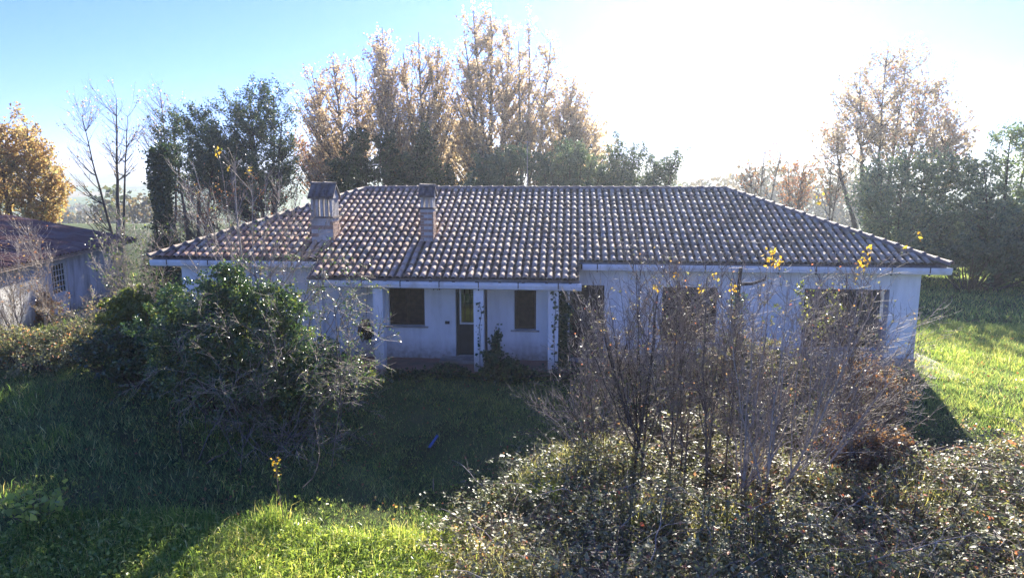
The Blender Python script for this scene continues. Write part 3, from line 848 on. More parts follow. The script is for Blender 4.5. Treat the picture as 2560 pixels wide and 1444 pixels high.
def twig_points(rng, P, n, spread, t0=.1, t1=1.0):
    b = rng.integers(0, len(P), n); t = rng.uniform(t0, t1, n)
    p, _, _ = along_poly(P, np.ones(P.shape[:2]), b, t)
    return p + rng.normal(0, spread, (n, 3)), b

def arr(*a): return np.array(a, float)

def stems(rng, base, tops, K=9, r0=.12, wob=.04, taper=.2, curve=.25):
    """stems from near base to given tops (local coords), bowed outwards first"""
    tops = np.array(tops, float); B = len(tops); t = np.linspace(0, 1, K)[None, :, None]
    b = np.array(base)[None] + rng.normal(0, r0 * .8, (B, 3)) * [1, 1, 0]
    hor = (tops - b) * [1, 1, 0]; ver = (tops - b) * [0, 0, 1]
    P = b[:, None] + hor[:, None] * (t ** (1 - curve)) + ver[:, None] * t
    L = np.linalg.norm(tops - b, axis=1)[:, None, None]
    P += np.cumsum(rng.normal(0, wob, (B, K, 3)), axis=1) * L / K * .5 * (t > 0)
    Rr = (r0 * (1 - (1 - taper) * t[..., 0])) * np.ones((B, 1)) * rng.uniform(.75, 1.1, (B, 1))
    return P, Rr

def wood(name, sets, mat, parent):
    V, F = tubes(sets)
    return link(name, npmesh(name, V, F, mat, True), parent)

def patchv(rng, P, b, lo=0.0, hi=1.0, sd=.18):
    """a leaf's tint goes with its branch"""
    return np.clip(rng.uniform(lo, hi, len(P))[b] + rng.normal(0, sd, len(b)), 0, 1)

# ------------------------------------------------------------------ background trees
def leafy_tree(name, label, cat, px, Y, tops, r0, bark, leafmat, nleaf, lsize, seed, group=None, limb=(26, .62, 2.6), twig=(240, .6, 1.1), fine=(900, .6, .5), up=.12,
               spread=.12, ivy=0, ivy_top=.5, ivy_r=.5, t0=.25, trans=None, limb_t=(.2, .97), basez=None, curve=.25, shrink=.45):
    rng = np.random.default_rng(seed)
    bx = float(at(px, 470, Y)[0]); bz = float(zg(bx, Y)) if basez is None else basez
    root = thing(name, label, cat, (bx, Y, bz - .1), group)
    tp = []
    for (tx, ty, dy) in tops:
        q = at(tx, ty, Y + dy); tp.append((q[0] - bx, dy, q[2] - bz + .1))
    S0 = stems(rng, (0, 0, 0), tp, 10, r0, curve=curve)
    L1 = sub(rng, *S0, limb[0], limb_t[0], limb_t[1], limb[1], .15, limb[2], 6, up, .09, .5, shrink, .25)
    L2 = sub(rng, *L1, twig[0], .15, 1, twig[1], .2, twig[2], 4, up, .12, .55, .4, .3)
    L2b = sub(rng, *S0, max(4, twig[0] // 6), .55, 1, twig[1], .2, twig[2] * .8, 4, up, .12, .25, .4, .3)
    L2 = (np.concatenate([L2[0], L2b[0]]), np.concatenate([L2[1], L2b[1]]))
    L3 = sub(rng, *L2, fine[0], .15, 1, fine[1], .25, fine[2], 3, up * .6, .15, .6, .3, .4, minr=.0035)
    wood('trunk', [(*S0, 7), (*L1, 5), (*L2, 3), (*L3, 3)], bark, root)
    if nleaf:
        n1 = int(nleaf * .8)
        p1, b1 = twig_points(rng, L3[0], n1, spread, .2)
        p2, b2 = twig_points(rng, L2[0], nleaf - n1, spread, .4)
        leaf_obj('crown', root, leafmat, [leaves(rng, p1, lsize, .75, v=patchv(rng, L3[0], b1, .1, .85)), leaves(rng, p2, lsize, .75, v=patchv(rng, L2[0], b2, .1, .85))])
    if ivy:
        t = rng.uniform(0.02, 1, ivy) ** 1.2 * ivy_top; b = rng.integers(0, len(S0[0]), ivy)
        p, tan, r = along_poly(*S0, b, t)
        rad = ivy_r * (1.15 - t / ivy_top * .75) * (1 + .35 * np.sin(9 * t / ivy_top + b * 2.1))
        dirs = unit(np.cross(tan, rng.normal(0, 1, (ivy, 3))))
        p = p + dirs * (rad * rng.uniform(.45, 1.08, ivy))[:, None]
        p[:, 2] += rng.normal(0, .1, ivy)
        leaf_obj('ivy', root, M['ivy'], [leaves(rng, p, lsize * .9, .8, v=rng.beta(2, 3, ivy))])
    return root

def bushy(name, label, cat, px, py_base, Y, lobes, nleaf, lsize, leafmat, seed, group=None, bark=None, nbias=None, nstr=.3, aspect=.6, axis_bias=(0, 0, .2), basez=None, shell=.45, twigs=60, extra=None):
    """dense shrub or evergreen: lobes are (px, py, dY, radius_m, squash)"""
    rng = np.random.default_rng(seed)
    bx = float(at(px, py_base, Y)[0]); bz = float(zg(bx, Y)) if basez is None else basez
    root = thing(name, label, cat, (bx, Y, bz - .05), group)
    cs = []; rs = []
    for (lx, ly, dy, r, sq) in lobes:
        q = at(lx, ly, Y + dy); cs.append((q[0] - bx, dy, q[2] - bz + .05)); rs.append((r, r, r * sq))
    cs = np.array(cs); rs = np.array(rs)
    # sub-lobes make the outline uneven
    sc, sr = [], []
    for c, r in zip(cs, rs):
        m = 46
        u = unit(rng.normal(0, 1, (m, 3)) + [0, 0, .15])
        sc.append(c + u * r * rng.uniform(.45, 1.12, (m, 1))); sr.append(np.outer(rng.uniform(.10, .27, m), r))
        sc.append(c[None]); sr.append(r[None] * .62)
    sc = np.concatenate(sc); sr = np.concatenate(sr)
    w = (sr[:, 0] ** 1.5); w /= w.sum()
    b = rng.choice(len(sc), nleaf, p=w)
    u = unit(rng.normal(0, 1, (nleaf, 3)))
    p = sc[b] + u * sr[b] * (rng.uniform(shell, 1.06, (nleaf, 1)))
    p[:, 2] = np.maximum(p[:, 2], .03)
    v = np.clip(rng.uniform(.1, .8, len(sc))[b] + rng.normal(0, .16, nleaf), 0, 1)
    # branches from the foot to the lobes
    tops = sc[rng.choice(len(sc), min(twigs, len(sc)), replace=False)]
    foot = np.zeros((len(tops), 3)); foot[:, 0] = tops[:, 0] * .25; foot[:, 1] = tops[:, 1] * .25
    t = np.linspace(0, 1, 6)[None, :, None]
    P = foot[:, None] * (1 - t) + tops[:, None] * t + rng.normal(0, .05, (len(tops), 6, 3)) * t
    Rr = np.linspace(.035, .008, 6)[None] * np.ones((len(tops), 1)) * max(1, rs[:, 0].max() * .7)
    T2 = sub(rng, P, Rr, twigs * 6, .4, 1, .6, .25, rs[:, 0].mean() * .7, 4, .1, .12, .5, .2, minr=.003)
    wood('trunk', [(P, Rr, 5), (*T2, 3)], bark or M['darkbark'], root)
    Ls = [leaves(rng, p, lsize, aspect, axis_bias, nbias, nstr, v)]
    pt, bt = twig_points(rng, T2[0], nleaf // 5, lsize * .8, .4)
    Ls.append(leaves(rng, pt, lsize, aspect, axis_bias, nbias, nstr))
    leaf_obj('crown', root, leafmat, Ls)
    if extra: extra(rng, root, sc, sr, T2)
    return root

def crown_tree(name, label, cat, px, Y, tops, lobes, ntip, nleaf, lsize, r0, bark, leafmat, seed, group=None, ntw=3, tl=.7, spread=.10, ivy=0, ivy_top=.5, ivy_r=.6, asc=1.2, vr=(.1, .9), aspect=.75, curve=.25, shell=.0, basez=None, dY=1.0, twr=.0045):
    """stems rise into lobes (px, py, rx_px, ry_px); ascending branches fill the lobes; leaves sit on the twigs"""
    rng = np.random.default_rng(seed)
    bx = float(at(px, 470, Y)[0]); bz = float(zg(bx, Y)) if basez is None else basez
    root = thing(name, label, cat, (bx, Y, bz - .1), group)
    k = Y / FPX
    tp = [(at(a, b, Y)[0] - bx, rng.uniform(-.5, .5), at(a, b, Y)[2] - bz + .1) for a, b in tops]
    S0 = stems(rng, (0, 0, 0), tp, 12, r0, .06, .12, curve)
    lb = np.array([(at(a, b, Y)[0] - bx, 0, at(a, b, Y)[2] - bz + .1, rx * k, ry * k) for a, b, rx, ry in lobes])
    w = lb[:, 3] ** 2 * lb[:, 4]; w = w ** .8; w /= w.sum()
    b = rng.choice(len(lb), ntip, p=w)
    u = unit(rng.normal(0, 1, (ntip, 3))) * (shell + (1 - shell) * rng.uniform(0, 1, (ntip, 1)) ** .36)
    tips = lb[b, :3] + u * np.stack([lb[b, 3], lb[b, 3] * dY, lb[b, 4]], -1) * rng.uniform(.98, 1.22, (ntip, 1))
    tips[:, 2] = np.maximum(tips[:, 2], .4)
    # attach every branch low on the nearest stem
    K = S0[0].shape[1]; best = np.full(ntip, 1e9); sp = np.zeros((ntip, 3)); sr = np.zeros(ntip)
    for j in range(len(tp)):
        for i in range(1, K):
            q = S0[0][j, i]; h = np.linalg.norm(tips[:, :2] - q[:2], axis=1)
            cost = np.abs(tips[:, 2] - q[2] - h * asc - .2) + h * .5 + rng.uniform(0, .4, ntip)
            m = cost < best; best[m] = cost[m]; sp[m] = q; sr[m] = S0[1][j, i]
    K2 = 6; t = np.linspace(0, 1, K2)[None, :, None]
    mid = sp * .5 + tips * .5; mid[:, 2] -= .12 * np.linalg.norm(tips - sp, axis=1); mid += rng.normal(0, .10, mid.shape)
    P = sp[:, None] * (1 - t) ** 2 + 2 * mid[:, None] * t * (1 - t) + tips[:, None] * t ** 2
    L = np.linalg.norm(tips - sp, axis=1)
    P += np.cumsum(rng.normal(0, .05, P.shape), 1) * (L / K2)[:, None, None] * (t > 0)
    r = np.minimum(.010 + .011 * L, sr * .6)
    Rr = np.maximum(r[:, None] * (1 - .8 * t[..., 0]), twr)
    T2 = sub(rng, P, Rr, ntip * ntw, .3, 1, .55, .22, tl, 3, .10, .12, .6, .35, .4, minr=twr)
    wood('trunk', [(*S0, 8), (P, Rr, 3), (*T2, 3)], bark, root)
    if nleaf:
        n1 = int(nleaf * .75)
        p1, b1 = twig_points(rng, T2[0], n1, spread, .15); p2, b2 = twig_points(rng, P, nleaf - n1, spread, .6)
        leaf_obj('crown', root, leafmat, [leaves(rng, p1, lsize, aspect, v=patchv(rng, T2[0], b1, *vr)), leaves(rng, p2, lsize, aspect, v=patchv(rng, P, b2, *vr))])
    if ivy:
        tt = rng.uniform(0.02, 1, ivy) ** 1.1 * ivy_top; b = rng.integers(0, len(S0[0]), ivy)
        p, tan, r = along_poly(*S0, b, tt)
        rad = ivy_r * (1.15 - tt / ivy_top * .8) * (1 + .4 * np.sin(9 * tt / ivy_top + b * 2.1))
        dirs = unit(np.cross(tan, rng.normal(0, 1, (ivy, 3))))
        p = p + dirs * (rad * rng.uniform(.3, 1.12, ivy))[:, None]; p[:, 2] += rng.normal(0, .15, ivy)
        leaf_obj('ivy', root, M['ivy'], [leaves(rng, p, .14, .8, v=rng.beta(2, 3, ivy))])
    return root

G_POP = 'autumn poplars behind the house'
crown_tree('maple_tree', 'orange autumn maple at the left edge behind the outbuilding', 'tree', 40, 36, [(0, 300), (70, 320), (120, 400), (-30, 380)],
           [(20, 330, 70, 65), (85, 370, 55, 60), (-20, 420, 90, 100), (70, 450, 90, 80), (130, 430, 40, 60), (95, 520, 65, 45)], 420, 17000, .15, .17, M['bark'], M['orangeleaf'], 11, tl=.6, spread=.12, asc=.7)
crown_tree('bare_tree', 'bare forked tree rising left of the ivy-clad trunk', 'tree', 278, 36, [(212, 290), (275, 250), (325, 290)],
           [(205, 310, 45, 70), (265, 270, 55, 60), (325, 300, 45, 70), (185, 400, 40, 50), (300, 370, 60, 70), (215, 520, 35, 40)], 130, 500, .10, .13, M['darkbark'], M['sycleaf'], 12, ntw=4, tl=.8, asc=.9, curve=.0)
crown_tree('bare_tree', 'thin bare treetop showing above the ivy-clad trunk', 'tree', 415, 41, [(390, 230), (425, 260)],
           [(385, 250, 40, 55), (425, 260, 30, 50), (370, 320, 40, 50)], 80, 450, .10, .10, M['bark'], M['sycleaf'], 13, ntw=4, tl=.8, asc=1.2)
leafy_tree('ivy_clad_tree', 'dead trunk wrapped in a column of dark ivy', 'tree', 402, 30, [(398, 375, 0)], .2, M['darkbark'], M['ivy'], 900, .12, 14, limb=(14, .9, .9), twig=(60, .7, .5), fine=(160, .7, .3),
           ivy=11000, ivy_top=1.0, ivy_r=.75, spread=.1)
crown_tree('evergreen_tree', 'dark evergreen tree leaning right beside the ivy-clad trunk', 'tree', 470, 37, [(430, 320), (490, 310), (540, 360)],
           [(435, 325, 50, 50), (500, 300, 55, 45), (530, 360, 70, 50), (420, 390, 40, 50), (480, 420, 70, 60), (560, 420, 60, 60), (430, 290, 30, 30)], 360, 23000, .12, .14, M['darkbark'], M['ever'], 15, tl=.6, spread=.10, asc=.7, aspect=.5)
crown_tree('evergreen_tree', 'broad grey green evergreen behind the left chimney', 'tree', 660, 38, [(620, 260), (680, 240), (710, 300)],
           [(630, 260, 55, 50), (690, 255, 45, 55), (600, 320, 70, 60), (690, 340, 55, 70), (640, 400, 90, 60), (715, 400, 35, 60), (580, 450, 80, 50), (680, 460, 70, 40), (540, 250, 25, 30)], 460, 32000, .12, .16, M['darkbark'], M['ever'], 16, tl=.6, spread=.10, asc=.7, aspect=.5)
crown_tree('poplar_tree', 'tan autumn poplar leaning left with ivy-covered lower stems', 'tree', 905, 47, [(775, 175), (835, 150), (885, 170)],
           [(775, 230, 42, 80), (832, 215, 46, 85), (890, 230, 42, 90), (800, 310, 65, 75), (870, 320, 75, 85), (800, 390, 70, 55), (930, 300, 45, 80)], 430, 11500, .15, .19, M['bark'], M['poplarleaf'], 17, G_POP, asc=1.5, ivy=11000, ivy_top=.5, ivy_r=1.0)
crown_tree('poplar_tree', 'narrow tan poplar with a tall rounded tip left of centre', 'tree', 985, 46, [(948, 70), (968, 110)],
           [(948, 105, 38, 52), (958, 180, 52, 75), (975, 270, 68, 85), (1000, 350, 70, 60)], 300, 9500, .15, .19, M['bark'], M['poplarleaf'], 18, G_POP, asc=1.8, ivy=9000, ivy_top=.45, ivy_r=1.0)
crown_tree('poplar_tree', 'twin-topped tan poplar with an ivy-wrapped trunk', 'tree', 1065, 47, [(1050, 80), (1088, 100), (1012, 130)],
           [(1008, 150, 30, 60), (1052, 115, 30, 50), (1092, 145, 38, 65), (1050, 210, 70, 85), (1080, 310, 85, 85), (1110, 230, 45, 70), (1040, 390, 80, 50)], 380, 11000, .15, .2, M['bark'], M['poplarleaf'], 19, G_POP, asc=1.8, ivy=12000, ivy_top=.55, ivy_r=1.0)
crown_tree('poplar_tree', 'tallest tan poplar with broad crown in the middle of the group', 'tree', 1235, 47, [(1195, 25), (1238, 35), (1165, 115), (1278, 110)],
           [(1198, 62, 48, 52), (1240, 85, 48, 60), (1165, 150, 48, 60), (1220, 165, 75, 90), (1285, 165, 50, 80), (1195, 270, 90, 90), (1285, 290, 70, 95), (1160, 340, 60, 70), (1240, 380, 90, 60)], 600, 20000, .155, .23, M['bark'], M['poplarleaf'], 20, G_POP, asc=1.4, ivy=8000, ivy_top=.5, ivy_r=.7)
crown_tree('poplar_tree', 'tan poplar spreading towards the bright sky on the right', 'tree', 1318, 46, [(1320, 50), (1375, 110), (1430, 210), (1300, 110)],
           [(1318, 95, 26, 60), (1372, 140, 32, 55), (1350, 220, 60, 75), (1420, 245, 50, 55), (1452, 280, 42, 60), (1400, 330, 90, 80), (1330, 330, 70, 90), (1478, 350, 42, 55), (1400, 400, 90, 50)], 560, 17500, .155, .2, M['bark'], M['poplarleaf'], 21, G_POP, asc=1.2)
crown_tree('autumn_tree', 'golden brown tree low between the poplar trunks', 'tree', 1150, 54, [(1120, 310), (1180, 320)], [(1120, 350, 50, 55), (1175, 350, 50, 60), (1150, 420, 70, 60)], 200, 6500, .17, .14, M['bark'], M['orangeleaf'], 22, asc=.9)
crown_tree('autumn_tree', 'golden tree at the right foot of the poplars', 'tree', 1440, 54, [(1420, 330), (1480, 310)], [(1420, 350, 50, 45), (1480, 345, 45, 45), (1500, 380, 35, 45), (1450, 410, 70, 50)], 200, 6000, .17, .14, M['bark'], M['orangeleaf'], 23, asc=.9)
crown_tree('russet_tree', 'russet small tree just behind the left chimney', 'tree', 800, 50, [(775, 340), (825, 340)], [(770, 370, 45, 50), (825, 370, 45, 55), (800, 430, 60, 50), (850, 420, 40, 50)], 200, 6000, .15, .12, M['bark'], M['rustleaf'], 24, asc=.8)
bare_bg = [(600, 31, [(520, 440), (560, 430), (600, 450), (640, 440), (690, 450)], [(540, 480, 70, 45), (620, 480, 70, 45), (700, 500, 60, 40), (580, 530, 90, 40), (480, 500, 50, 40)], 'bare brown scrub behind the left slope of the roof', 26),
           (500, 33, [(470, 450), (520, 470)], [(470, 480, 45, 40), (520, 500, 50, 45), (450, 540, 50, 40)], 'twiggy brown scrub between the ivy-clad trunk and the roof', 27)]
for px, Y, tp, lb, lab, sd_ in bare_bg:
    crown_tree('bare_scrub', lab, 'shrub', px, Y, tp, lb, 170, 900, .08, .05, M['bark'], M['rustleaf'], sd_ + 100, ntw=5, tl=.6, asc=.9, twr=.004)
bushy('evergreen_shrub', 'dark leafy mass at the foot of the ivy-covered poplars', 'shrub', 920, 480, 43,
      [(880, 420, 0, 1.5, .8), (960, 420, .3, 1.5, .9), (1045, 420, 0, 1.3, .9), (900, 350, .2, 1.0, .9), (870, 470, 0, 1.6, .6), (1000, 470, 0, 1.6, .6), (1060, 350, 0, .7, 1.3), (970, 360, 0, .7, 1.1), (1110, 450, 0, 1.0, .8)], 17000, .15, M['ivy'], 25, shell=.4, twigs=60)
G_HEDGE = 'grey green shrubs behind the ridge'
bushy('laurel_shrub', 'grey green feathery shrub behind the ridge left of the antenna', 'shrub', 1250, 480, 37,
      [(1215, 425, 0, 1.0, .8), (1270, 405, .3, 1.0, .8), (1310, 400, 0, .9, .8), (1240, 460, 0, 1.4, .6), (1200, 470, 0, .9, .6)], 12500, .135, M['laureldark'], 26, G_HEDGE, axis_bias=(0, 0, 1.1), aspect=.4, shell=.4)
bushy('laurel_shrub', 'grey green feathery shrub behind the ridge right of the antenna', 'shrub', 1410, 480, 37.5,
      [(1370, 420, 0, 1.0, .8), (1420, 395, .3, 1.1, .8), (1460, 410, 0, 1.0, .8), (1400, 460, 0, 1.5, .6), (1480, 450, 0, 1.1, .7)], 12500, .135, M['laureldark'], 27, G_HEDGE, axis_bias=(0, 0, 1.1), aspect=.4, shell=.4)
crown_tree('evergreen_tree', 'darker spiky-topped evergreen against the bright sky', 'tree', 1590, 38, [(1540, 350), (1580, 390), (1640, 410), (1695, 375)],
           [(1545, 375, 26, 42), (1590, 392, 32, 38), (1520, 425, 45, 38), (1645, 408, 30, 32), (1695, 385, 18, 30), (1668, 420, 32, 30), (1600, 445, 80, 34), (1530, 455, 60, 30)], 360, 22000, .13, .09, M['darkbark'], M['ever'], 28, asc=1.4, aspect=.4, tl=.5)
G_BARE = 'bare trees beyond the right end of the ridge'
for k, (px, tops, lobes, lab) in enumerate([(1905, [(1870, 400), (1910, 360), (1945, 360)], [(1860, 420, 30, 35), (1905, 380, 35, 40), (1945, 385, 30, 40), (1890, 440, 50, 30)], 'bare twiggy tree beyond the right end of the ridge'),
                                     (1985, [(1975, 400), (2010, 390)], [(1975, 425, 35, 35), (2015, 420, 30, 40), (1990, 470, 45, 35)], 'small bare purplish tree between two other bare trees'),
                                     (2085, [(2075, 360), (2105, 390)], [(2070, 390, 30, 45), (2110, 410, 30, 40), (2085, 460, 45, 45)], 'bare tree just left of the big green trees')]):
    crown_tree('bare_tree', lab, 'tree', px, 46 + 2 * k, tops, lobes, 120, 350 if k != 1 else 1500, .12, .10, M['bark'], M['rustleaf'], 30 + k, G_BARE, ntw=5, tl=.75, asc=1.1, curve=.1)
crown_tree('sycamore_tree', 'large rounded grey tan sycamore against the white sky', 'tree', 2200, 45, [(2210, 120), (2270, 135), (2140, 200), (2330, 200), (2390, 300), (2085, 320)],
           [(2215, 150, 55, 48), (2270, 155, 48, 48), (2140, 230, 55, 55), (2330, 225, 55, 55), (2230, 260, 95, 75), (2090, 330, 50, 40), (2380, 310, 50, 60), (2160, 340, 85, 55), (2290, 340, 95, 65), (2415, 360, 35, 45), (2035, 355, 35, 25)], 620, 16000, .15, .18, M['bark'], M['sycleaf'], 34, asc=.8, tl=.8, spread=.12, curve=.35)
G_RT = 'green trees beyond the sunny lawn'
crown_tree('green_tree', 'broad grey green tree right of the roof corner', 'tree', 2260, 38, [(2200, 430), (2260, 400), (2330, 410), (2380, 440)],
           [(2205, 440, 55, 45), (2270, 420, 55, 40), (2340, 430, 55, 45), (2395, 430, 40, 40), (2170, 490, 40, 50), (2230, 520, 80, 55), (2330, 530, 80, 60), (2270, 600, 100, 50), (2370, 610, 80, 45), (2180, 590, 50, 50)], 620, 33000, .14, .16, M['darkbark'], M['laurel'], 35, G_RT, asc=.6, tl=.7, spread=.12, aspect=.55)
crown_tree('green_tree', 'tall hazy green tree at the right edge', 'tree', 2510, 37, [(2450, 420), (2520, 350), (2580, 380), (2620, 450)],
           [(2455, 430, 55, 50), (2525, 370, 55, 55), (2580, 420, 60, 60), (2460, 520, 80, 60), (2550, 520, 90, 70), (2480, 610, 90, 55), (2600, 600, 80, 60), (2555, 330, 25, 25), (2640, 500, 60, 70)], 620, 33000, .14, .16, M['darkbark'], M['laurel'], 36, G_RT, asc=.6, tl=.7, spread=.12, aspect=.55)
bushy('green_tree', 'low shaded shrub row under the right-hand trees', 'shrub', 2420, 700, 34,
      [(2400, 640, 0, 1.3, .7), (2480, 650, 0, 1.5, .8), (2560, 640, 0, 1.6, .9), (2620, 640, 0, 1.6, 1)], 14000, .13, M['ever'], 37, G_RT, shell=.5, twigs=60)

# far woods: a mass nobody could count
def far_wood():
    rng = np.random.default_rng(77)
    P = []; v = []; sz = []
    def clump(x, y, z, w, h, n, s):
        m = max(5, int(w * 1.2))
        cx = rng.uniform(-w, w, m); ch = rng.uniform(.5, 1, m) * h; cv = rng.uniform(0, 1, m)
        b = rng.integers(0, m, n); u = unit(rng.normal(0, 1, (n, 3)))
        r = h * .35
        P.append(np.stack([x + cx[b] + u[:, 0] * r, y + rng.uniform(-3, 3, n) + u[:, 1] * r, z + ch[b] * .6 + u[:, 2] * ch[b] * .5], -1)); v.append(np.clip(cv[b] + rng.normal(0, .1, n), 0, 1)); sz.append(np.full(n, s))
    def gz(x, y):
        k = np.clip((y - 55) / 260, 0, 1); k = k * k * (3 - 2 * k)
        return float(zg(x, min(y, 60)) - 21 * k)
    for px, Y, w, h, n in [(1720, 150, 9, 9, 2200), (1780, 140, 10, 11, 2600), (1840, 130, 9, 9, 2000), (1950, 150, 16, 13, 4000), (2080, 140, 14, 13, 3600), (1650, 170, 8, 8, 1600), (2180, 150, 14, 12, 3000),
                           (200, 190, 14, 8, 2200), (330, 120, 6, 7, 1400), (230, 420, 40, 10, 2400), (330, 400, 30, 10, 2000), (60, 300, 40, 10, 2400), (280, 620, 70, 13, 2600), (150, 700, 80, 13, 2600), (300, 900, 90, 15, 2200), (600, 300, 60, 12, 2600), (900, 260, 60, 12, 2600), (1200, 260, 60, 12, 2600), (1500, 280, 60, 12, 2600), (2400, 300, 60, 12, 2000)]:
        x = float(at(px, 470, Y)[0]); clump(x, Y, gz(x, Y), w, h, int(n * .65), .42 + Y / 300)
    P = np.concatenate(P); v = np.concatenate(v); sz = np.concatenate(sz)
    V, F, a = leaves(rng, P, 1.0, .8, v=v)
    V = (V.reshape(-1, 4, 3) - P[:, None]) * sz[:, None, None] + P[:, None]
    o = link('far_woods', npmesh('far_woods', V.reshape(-1, 3), F, M['farleaf'], False, {'v': a}))
    tag(o, 'hazy brown and green woods in the valley behind the house', 'woods', kind='stuff')
M['farleaf'] = leaf_mat('far_wood_leaf', [(0, (.06, .075, .04)), (.4, (.13, .10, .06)), (.7, (.20, .14, .08)), (1, (.12, .14, .06))], .35, .6)
far_wood()

# ------------------------------------------------------------------ shrubs and saplings in front of the house
def base_at(px, Y):
    x = float(at(px, 900, Y)[0]); return x, Y, float(zg(x, Y))

def forked(rng, tops, r0, nlead=3, K=9):
    """a few leading stems from the foot; the other tops fork off them at various heights"""
    tops = np.array(tops, float); B = len(tops); t = np.linspace(0, 1, K)[None, :, None]
    order = rng.permutation(B); lead = order[:nlead]; restI = order[nlead:]
    Lp, Lr = stems(rng, (0, 0, 0), tops[lead], K, r0, .10, .22, .15)
    Lp[:, :, :2] += (rng.normal(0, .16, (len(lead), 1, 2)) * (1 - t))
    starts = np.zeros((len(restI), 3)); rad = np.zeros(len(restI))
    for i, k in enumerate(restI):
        d = np.linalg.norm(tops[lead][:, :2] - tops[k][:2], axis=1); j = int(np.argmin(d + rng.uniform(0, .5, len(d))))
        f = rng.uniform(.08, .5); m = f * (K - 1); a = int(m)
        starts[i] = Lp[j, a] * (1 - m + a) + Lp[j, a + 1] * (m - a); rad[i] = Lr[j, a] * rng.uniform(.4, .7)
    hor = (tops[restI] - starts)
    P = starts[:, None] + hor[:, None] * np.concatenate([t ** .85, t ** .85, t ** 1.12], -1)
    P += np.cumsum(rng.normal(0, .10, P.shape), 1) * np.linalg.norm(hor, axis=1)[:, None, None] / K * .5 * (t > 0)
    Rr = rad[:, None] * (1 - .75 * t[..., 0])
    return np.concatenate([Lp, P]), np.concatenate([Lr, np.maximum(Rr, .003)])

def arcs(rng, base, tips, lift, K=9, r0=.018, wob=.02, taper=.25, spread=.10):
    tips = np.array(tips, float); B = len(tips); t = np.linspace(0, 1, K)[None, :, None]
    b = np.zeros((B, 3)) + np.array(base) + rng.normal(0, spread, (B, 3)) * [1, 1, 0]
    c = (b * .45 + tips * .55); c[:, 2] = np.maximum(b[:, 2], tips[:, 2]) + np.asarray(lift)
    P = b[:, None] * (1 - t) ** 2 + 2 * c[:, None] * t * (1 - t) + tips[:, None] * t ** 2
    L = np.linalg.norm(tips - b, axis=1)[:, None, None]
    P += np.cumsum(rng.normal(0, wob, (B, K, 3)), 1) * L / K * (t > 0)
    return P, r0 * (1 - (1 - taper) * t[..., 0]) * rng.uniform(.6, 1.2, (B, 1))

def bare_shrub(name, label, px, Y, tops, r0, bark, seed, group=None, n1=60, n2=260, n3=700, l1=.8, l2=.42, l3=.2, up=.12, ang=.55, leafn=0, leafmat=None, lsize=.05, dY=.6,
               arch=None, sprays=None, spraymat=None, dupl=1, leaf_t=.3, fine_r=.0042, barktw=None, curve=.3, nlead=3):
    rng = np.random.default_rng(seed)
    bx, by, bz = base_at(px, Y)
    root = thing(name, label, 'shrub', (bx, by, bz - .05), group)
    tp = []
    for k in range(dupl):
        for (tx, ty) in tops:
            dy = rng.uniform(-dY, dY); j = 0 if k == 0 else 28
            q = at(tx + rng.normal(0, j), ty + abs(rng.normal(0, j)), Y + dy); tp.append((q[0] - bx, dy, max(q[2] - bz + .05, .15)))
    if arch is None: S0 = forked(rng, tp, r0, nlead)
    else:
        S0 = arcs(rng, (0, 0, 0), tp, rng.uniform(.1, arch * 2, len(tp)), 10, r0, .22, spread=.85)
    A = sub(rng, *S0, n1, .15, .98, ang, .2, l1, 5, up, .10, .5, .35, .3, minr=fine_r * 1.6)
    Bq = sub(rng, *A, n2, .1, 1, ang, .25, l2, 4, up, .12, .6, .3, .4, minr=fine_r * 1.2)
    A2 = sub(rng, *S0, n2 // 3, .3, 1, ang, .25, l2, 4, up, .12, .4, .3, .4, minr=fine_r * 1.2)
    Bq = (np.concatenate([Bq[0], A2[0]]), np.concatenate([Bq[1], A2[1]]))
    Cq = sub(rng, *Bq, n3, .1, 1, ang * 1.1, .3, l3, 3, up * .5, .15, .7, .3, .5, minr=fine_r)
    wood('stem', [(*S0, 6), (*A, 4)], bark, root)
    tag(wood('twigs', [(*Bq, 3), (*Cq, 3)], barktw or bark, root), kind='stuff')
    if leafn:
        p, b = twig_points(rng, np.concatenate([Cq[0], Bq[0][:, [0, 1, 3]]]), leafn, lsize * .5, leaf_t)
        leaf_obj('leaves', root, leafmat, [leaves(rng, p, lsize, .7, v=rng.uniform(0, 1, leafn), nbias=(0, -.1, 1), nstr=.45)])
    if sprays:
        parts = []
        for (sx, sy, n, rad) in sprays:
            q = at(sx, sy, Y); c = np.array([q[0] - bx, 0, q[2] - bz + .05])
            p = c + rng.normal(0, 1, (n, 3)) * [rad * .6, rad * .6, rad]
            parts.append(leaves(rng, p, .070, .6))
            # hang each spray on its own twig from the nearest stem point
            allp = np.concatenate([S0[0].reshape(-1, 3), A[0].reshape(-1, 3)]); s = allp[np.argmin(((allp - c) ** 2).sum(1))]
            t = np.linspace(0, 1, 6)[:, None]; P = (s * (1 - t) + (c + [0, 0, rad]) * t)[None] + rng.normal(0, .01, (1, 6, 3))
            V, F = tubes([(P, np.full((1, 6), .006), 3)])
            link('spray_twig', npmesh('spray_twig', V, F, bark, True), root)
        leaf_obj('yellow_leaves', root, spraymat or M['yellowleaf'], parts)
    return root

def rnd_tops(rng, x0, x1, y0, y1, n):
    return [(float(rng.uniform(x0, x1)), float(rng.uniform(y0, y1))) for _ in range(n)]
rg = np.random.default_rng(99)

